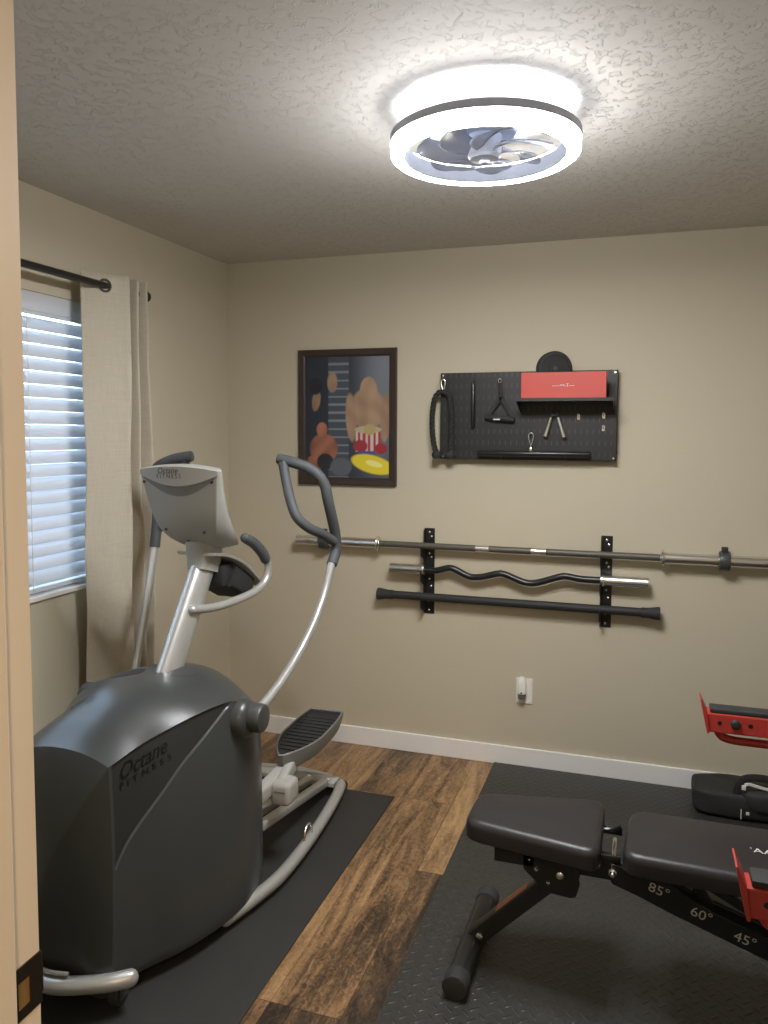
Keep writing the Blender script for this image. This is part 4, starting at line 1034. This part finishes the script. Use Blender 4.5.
for y in (2.16, 2.325):
    bm = B(); box(bm, (-.105, y, .402), (-.03, y + .008, .425), .002); obj('hinge_bracket', bm, M['black'], wb)
bm = B(); sweep(bm, [(.155, 2.20, .394), (.175, 2.20, .345), (.20, 2.20, .31)], rrect(.03, .012, .003, 2), up=(0, 1, 0)); sweep(bm, [(.155, 2.20, .39), (.45, 2.20, .24)], rrect(.022, .022, .003, 2), up=(0, 1, 0)); obj('support_strut', bm, M['blackm'], wb)
bm = B(); cyl(bm, (.86, 1.99, TZ + .036), (.86, 2.50, TZ + .036), .036, 28, .005); obj('rear_foot', bm, M['black'], wb)

# ------------------------------------------------------------------ red safety arms and the rack they hook on
def arm(Y, label):
    a = thing('safety_arm', label, 'safety arm', (.21, Y, .66), 'red safety arms of the power rack')
    z0, z1 = .662, .722; w = .030
    bm = B(); prism(bm, [(.212, z0), (.977, z0), (.977, z1), (.206, z1)], 'y', Y - w, Y + w); bevel_mod(obj('beam', bm, M['red'], a, smooth=False), .004, 2)
    bm = B(); prism(bm, [(.215, z0 - .002), (.208, z0 - .002), (.186, .762), (.189, .763), (.200, .738), (.206, z1 + .004)], 'y', Y - w - .006, Y + w + .006); obj('end_plate', bm, M['red'], a, smooth=False)
    bm = B(); box(bm, (.216, Y - w + .003, z1), (.977, Y + w - .003, z1 + .014), .003); obj('rubber_strip', bm, M['rubber'], a, 'black rubber strip')
    for x in (.243, .330, .420, .51, .60):
        bm = B(); lathe(bm, (x, Y - w - .0004, .694), (0, -1, 0), [(0, 0), (.0065, 0), (.0065, .0004), (0, .0004)], 16); obj('hole', bm, M['blackink'], a, 'round dark hole', smooth=False)
    bm = B(); lathe(bm, (.288, Y - w, .695), (0, -1, 0), [(0, 0), (.015, 0), (.015, .004), (.010, .009), (0, .010)], 8); obj('bolt', bm, M['blackm'], a)
    bm = B(); tube(bm, [(.242, Y, z0 + .002), (.245, Y, .652), (.258, Y, .640), (.29, Y, .634), (.34, Y, .633), (.50, Y, .633), (.90, Y, .633), (.93, Y, .640), (.935, Y, z0)], .0125, 14, 6); obj('under_bar', bm, M['red'], a)
arm(2.58, 'red safety arm at far right, the one nearer the back wall'); arm(1.60, 'red safety arm at lower right, in front of the weight bench')
rk = thing('power_rack', 'black steel uprights of the rack carrying the red safety arms', 'power rack', (1.0, 2.1, TZ))
for Y in (1.60, 2.58):
    bm = B(); box(bm, (.977, Y - .03, TZ + .06), (1.037, Y + .03, 1.35), .004); obj('upright', bm, M['black'], rk, smooth=False)
bm = B(); box(bm, (.977, 1.45, TZ), (1.037, 2.73, TZ + .06), .004); obj('base_beam', bm, M['black'], rk, smooth=False)
bm = B(); box(bm, (.977, 1.63, 1.29), (1.037, 2.55, 1.35), .004); obj('cross_beam', bm, M['black'], rk, smooth=False)

# ------------------------------------------------------------------ gear bag
gb = thing('gear_bag', 'black nylon gear bag on the mat against the back wall', 'bag', (.50, 3.50, TZ))
def blob(bm, c, s, e=.45, n1=28, n2=18, dent=0.):
    rows = []
    def sp(v, p): return math.copysign(abs(v) ** p, v)
    for i in range(n2 + 1):
        b = -PI / 2 + PI * i / n2; row = []
        for j in range(n1):
            a = 2 * PI * j / n1
            x, y, z = sp(math.cos(b), e) * sp(math.cos(a), e), sp(math.cos(b), e) * sp(math.sin(a), e), sp(math.sin(b), e)
            k = 1 + dent * math.sin(3.1 * x * 2 + 1.7 * y * 3) * math.cos(2.6 * z + 4 * x)
            row.append(bm.verts.new((c[0] + s[0] * x * k, c[1] + s[1] * y * k, c[2] + s[2] * z * (k if z > 0 else 1))))
        rows.append(row)
    for i in range(n2):
        for j in range(n1): bm.faces.new((rows[i][j], rows[i][(j + 1) % n1], rows[i + 1][(j + 1) % n1], rows[i + 1][j]))
    bmesh.ops.remove_doubles(bm, verts=bm.verts, dist=1e-5)
bm = B(); blob(bm, (.52, 3.48, TZ + .056), (.285, .105, .056), .32, 44, 22, .05); obj('bag_body', bm, M['bag'], gb)
bm = B(); blob(bm, (.262, 3.495, TZ + .052), (.030, .085, .050), .5, 24, 16, .04); obj('end_pocket', bm, M['bag'], gb)
bm = B(); blob(bm, (.545, 3.45, TZ + .085), (.135, .09, .052), .55, 30, 18, .05); obj('top_flap', bm, M['bag'], gb)
bm = B(); sweep(bm, crom([(.398, 3.40, .075), (.396, 3.395, .12), (.404, 3.395, .16), (.425, 3.40, .180), (.47, 3.41, .186), (.53, 3.42, .180), (.60, 3.43, .165), (.68, 3.44, .13)], 6), rrect(.030, .010, .004, 2), up=(0, 1, 0)); obj('strap', bm, M['bag'], gb)
bm = B(); sweep(bm, crom([(.425, 3.385, .160), (.44, 3.383, .166), (.475, 3.383, .160), (.53, 3.385, .150), (.60, 3.39, .140)], 5), rrect(.012, .004, .001, 2), up=(0, 1, 0)); box(bm, (.412, 3.378, .140), (.428, 3.384, .160), .002); obj('webbing_trim', bm, M['white'], gb, 'white trim of the strap')
bm = B(); box(bm, (.408, 3.352, .030), (.412, 3.356, .072), .001); box(bm, (.428, 3.349, .052), (.440, 3.354, .064), .001); obj('zip_tab', bm, M['letter'], gb, 'pale zip pull', smooth=False)

# ------------------------------------------------------------------ light and world
w = bpy.data.worlds.new('World'); sc.world = w; w.use_nodes = True
bg = w.node_tree.nodes['Background']; bg.inputs[0].default_value = (.55, .75, 1.0, 1); bg.inputs[1].default_value = 3.2
la = bpy.data.lights.new('hall_lamp', 'AREA'); la.shape = 'DISK'; la.size = .35; la.energy = 20; la.color = (1, .74, .48)
lo = bpy.data.objects.new('hall_lamp', la); COL.objects.link(lo); lo.location = (.35, -.75, 2.40)

# ------------------------------------------------------------------ camera
yaw, pit, rol = R(-18.294), R(-3.930), R(.2435)
sy, cy, sp, cp, sr, cr = math.sin(yaw), math.cos(yaw), math.sin(pit), math.cos(pit), math.sin(rol), math.cos(rol)
fwd = Vector((sy * cp, cy * cp, sp)); right = Vector((cy, -sy, 0)); up = right.cross(fwd)
r_ = right * cr + up * sr; u_ = up * cr - right * sr
cam = bpy.data.cameras.new('camera'); co = bpy.data.objects.new('camera', cam); COL.objects.link(co)
mw = Matrix(((r_.x, u_.x, -fwd.x, 0), (r_.y, u_.y, -fwd.y, 0), (r_.z, u_.z, -fwd.z, 1.578), (0, 0, 0, 1)))
co.matrix_world = mw
cam.sensor_fit = 'AUTO'; cam.sensor_width = 36; cam.lens = 783.59 / 1024 * 36; cam.shift_y = -25.78 / 1024; cam.clip_start = .02
sc.camera = co

vs = sc.view_settings
vs.view_transform = 'Standard'; vs.look = 'None'; vs.exposure = 1.12; vs.gamma = 1; vs.use_curve_mapping = False
sc.cycles.use_denoising = True
sc.cycles.max_bounces = 8; sc.cycles.diffuse_bounces = 5; sc.cycles.transparent_max_bounces = 16
sc.cycles.sample_clamp_indirect = 6
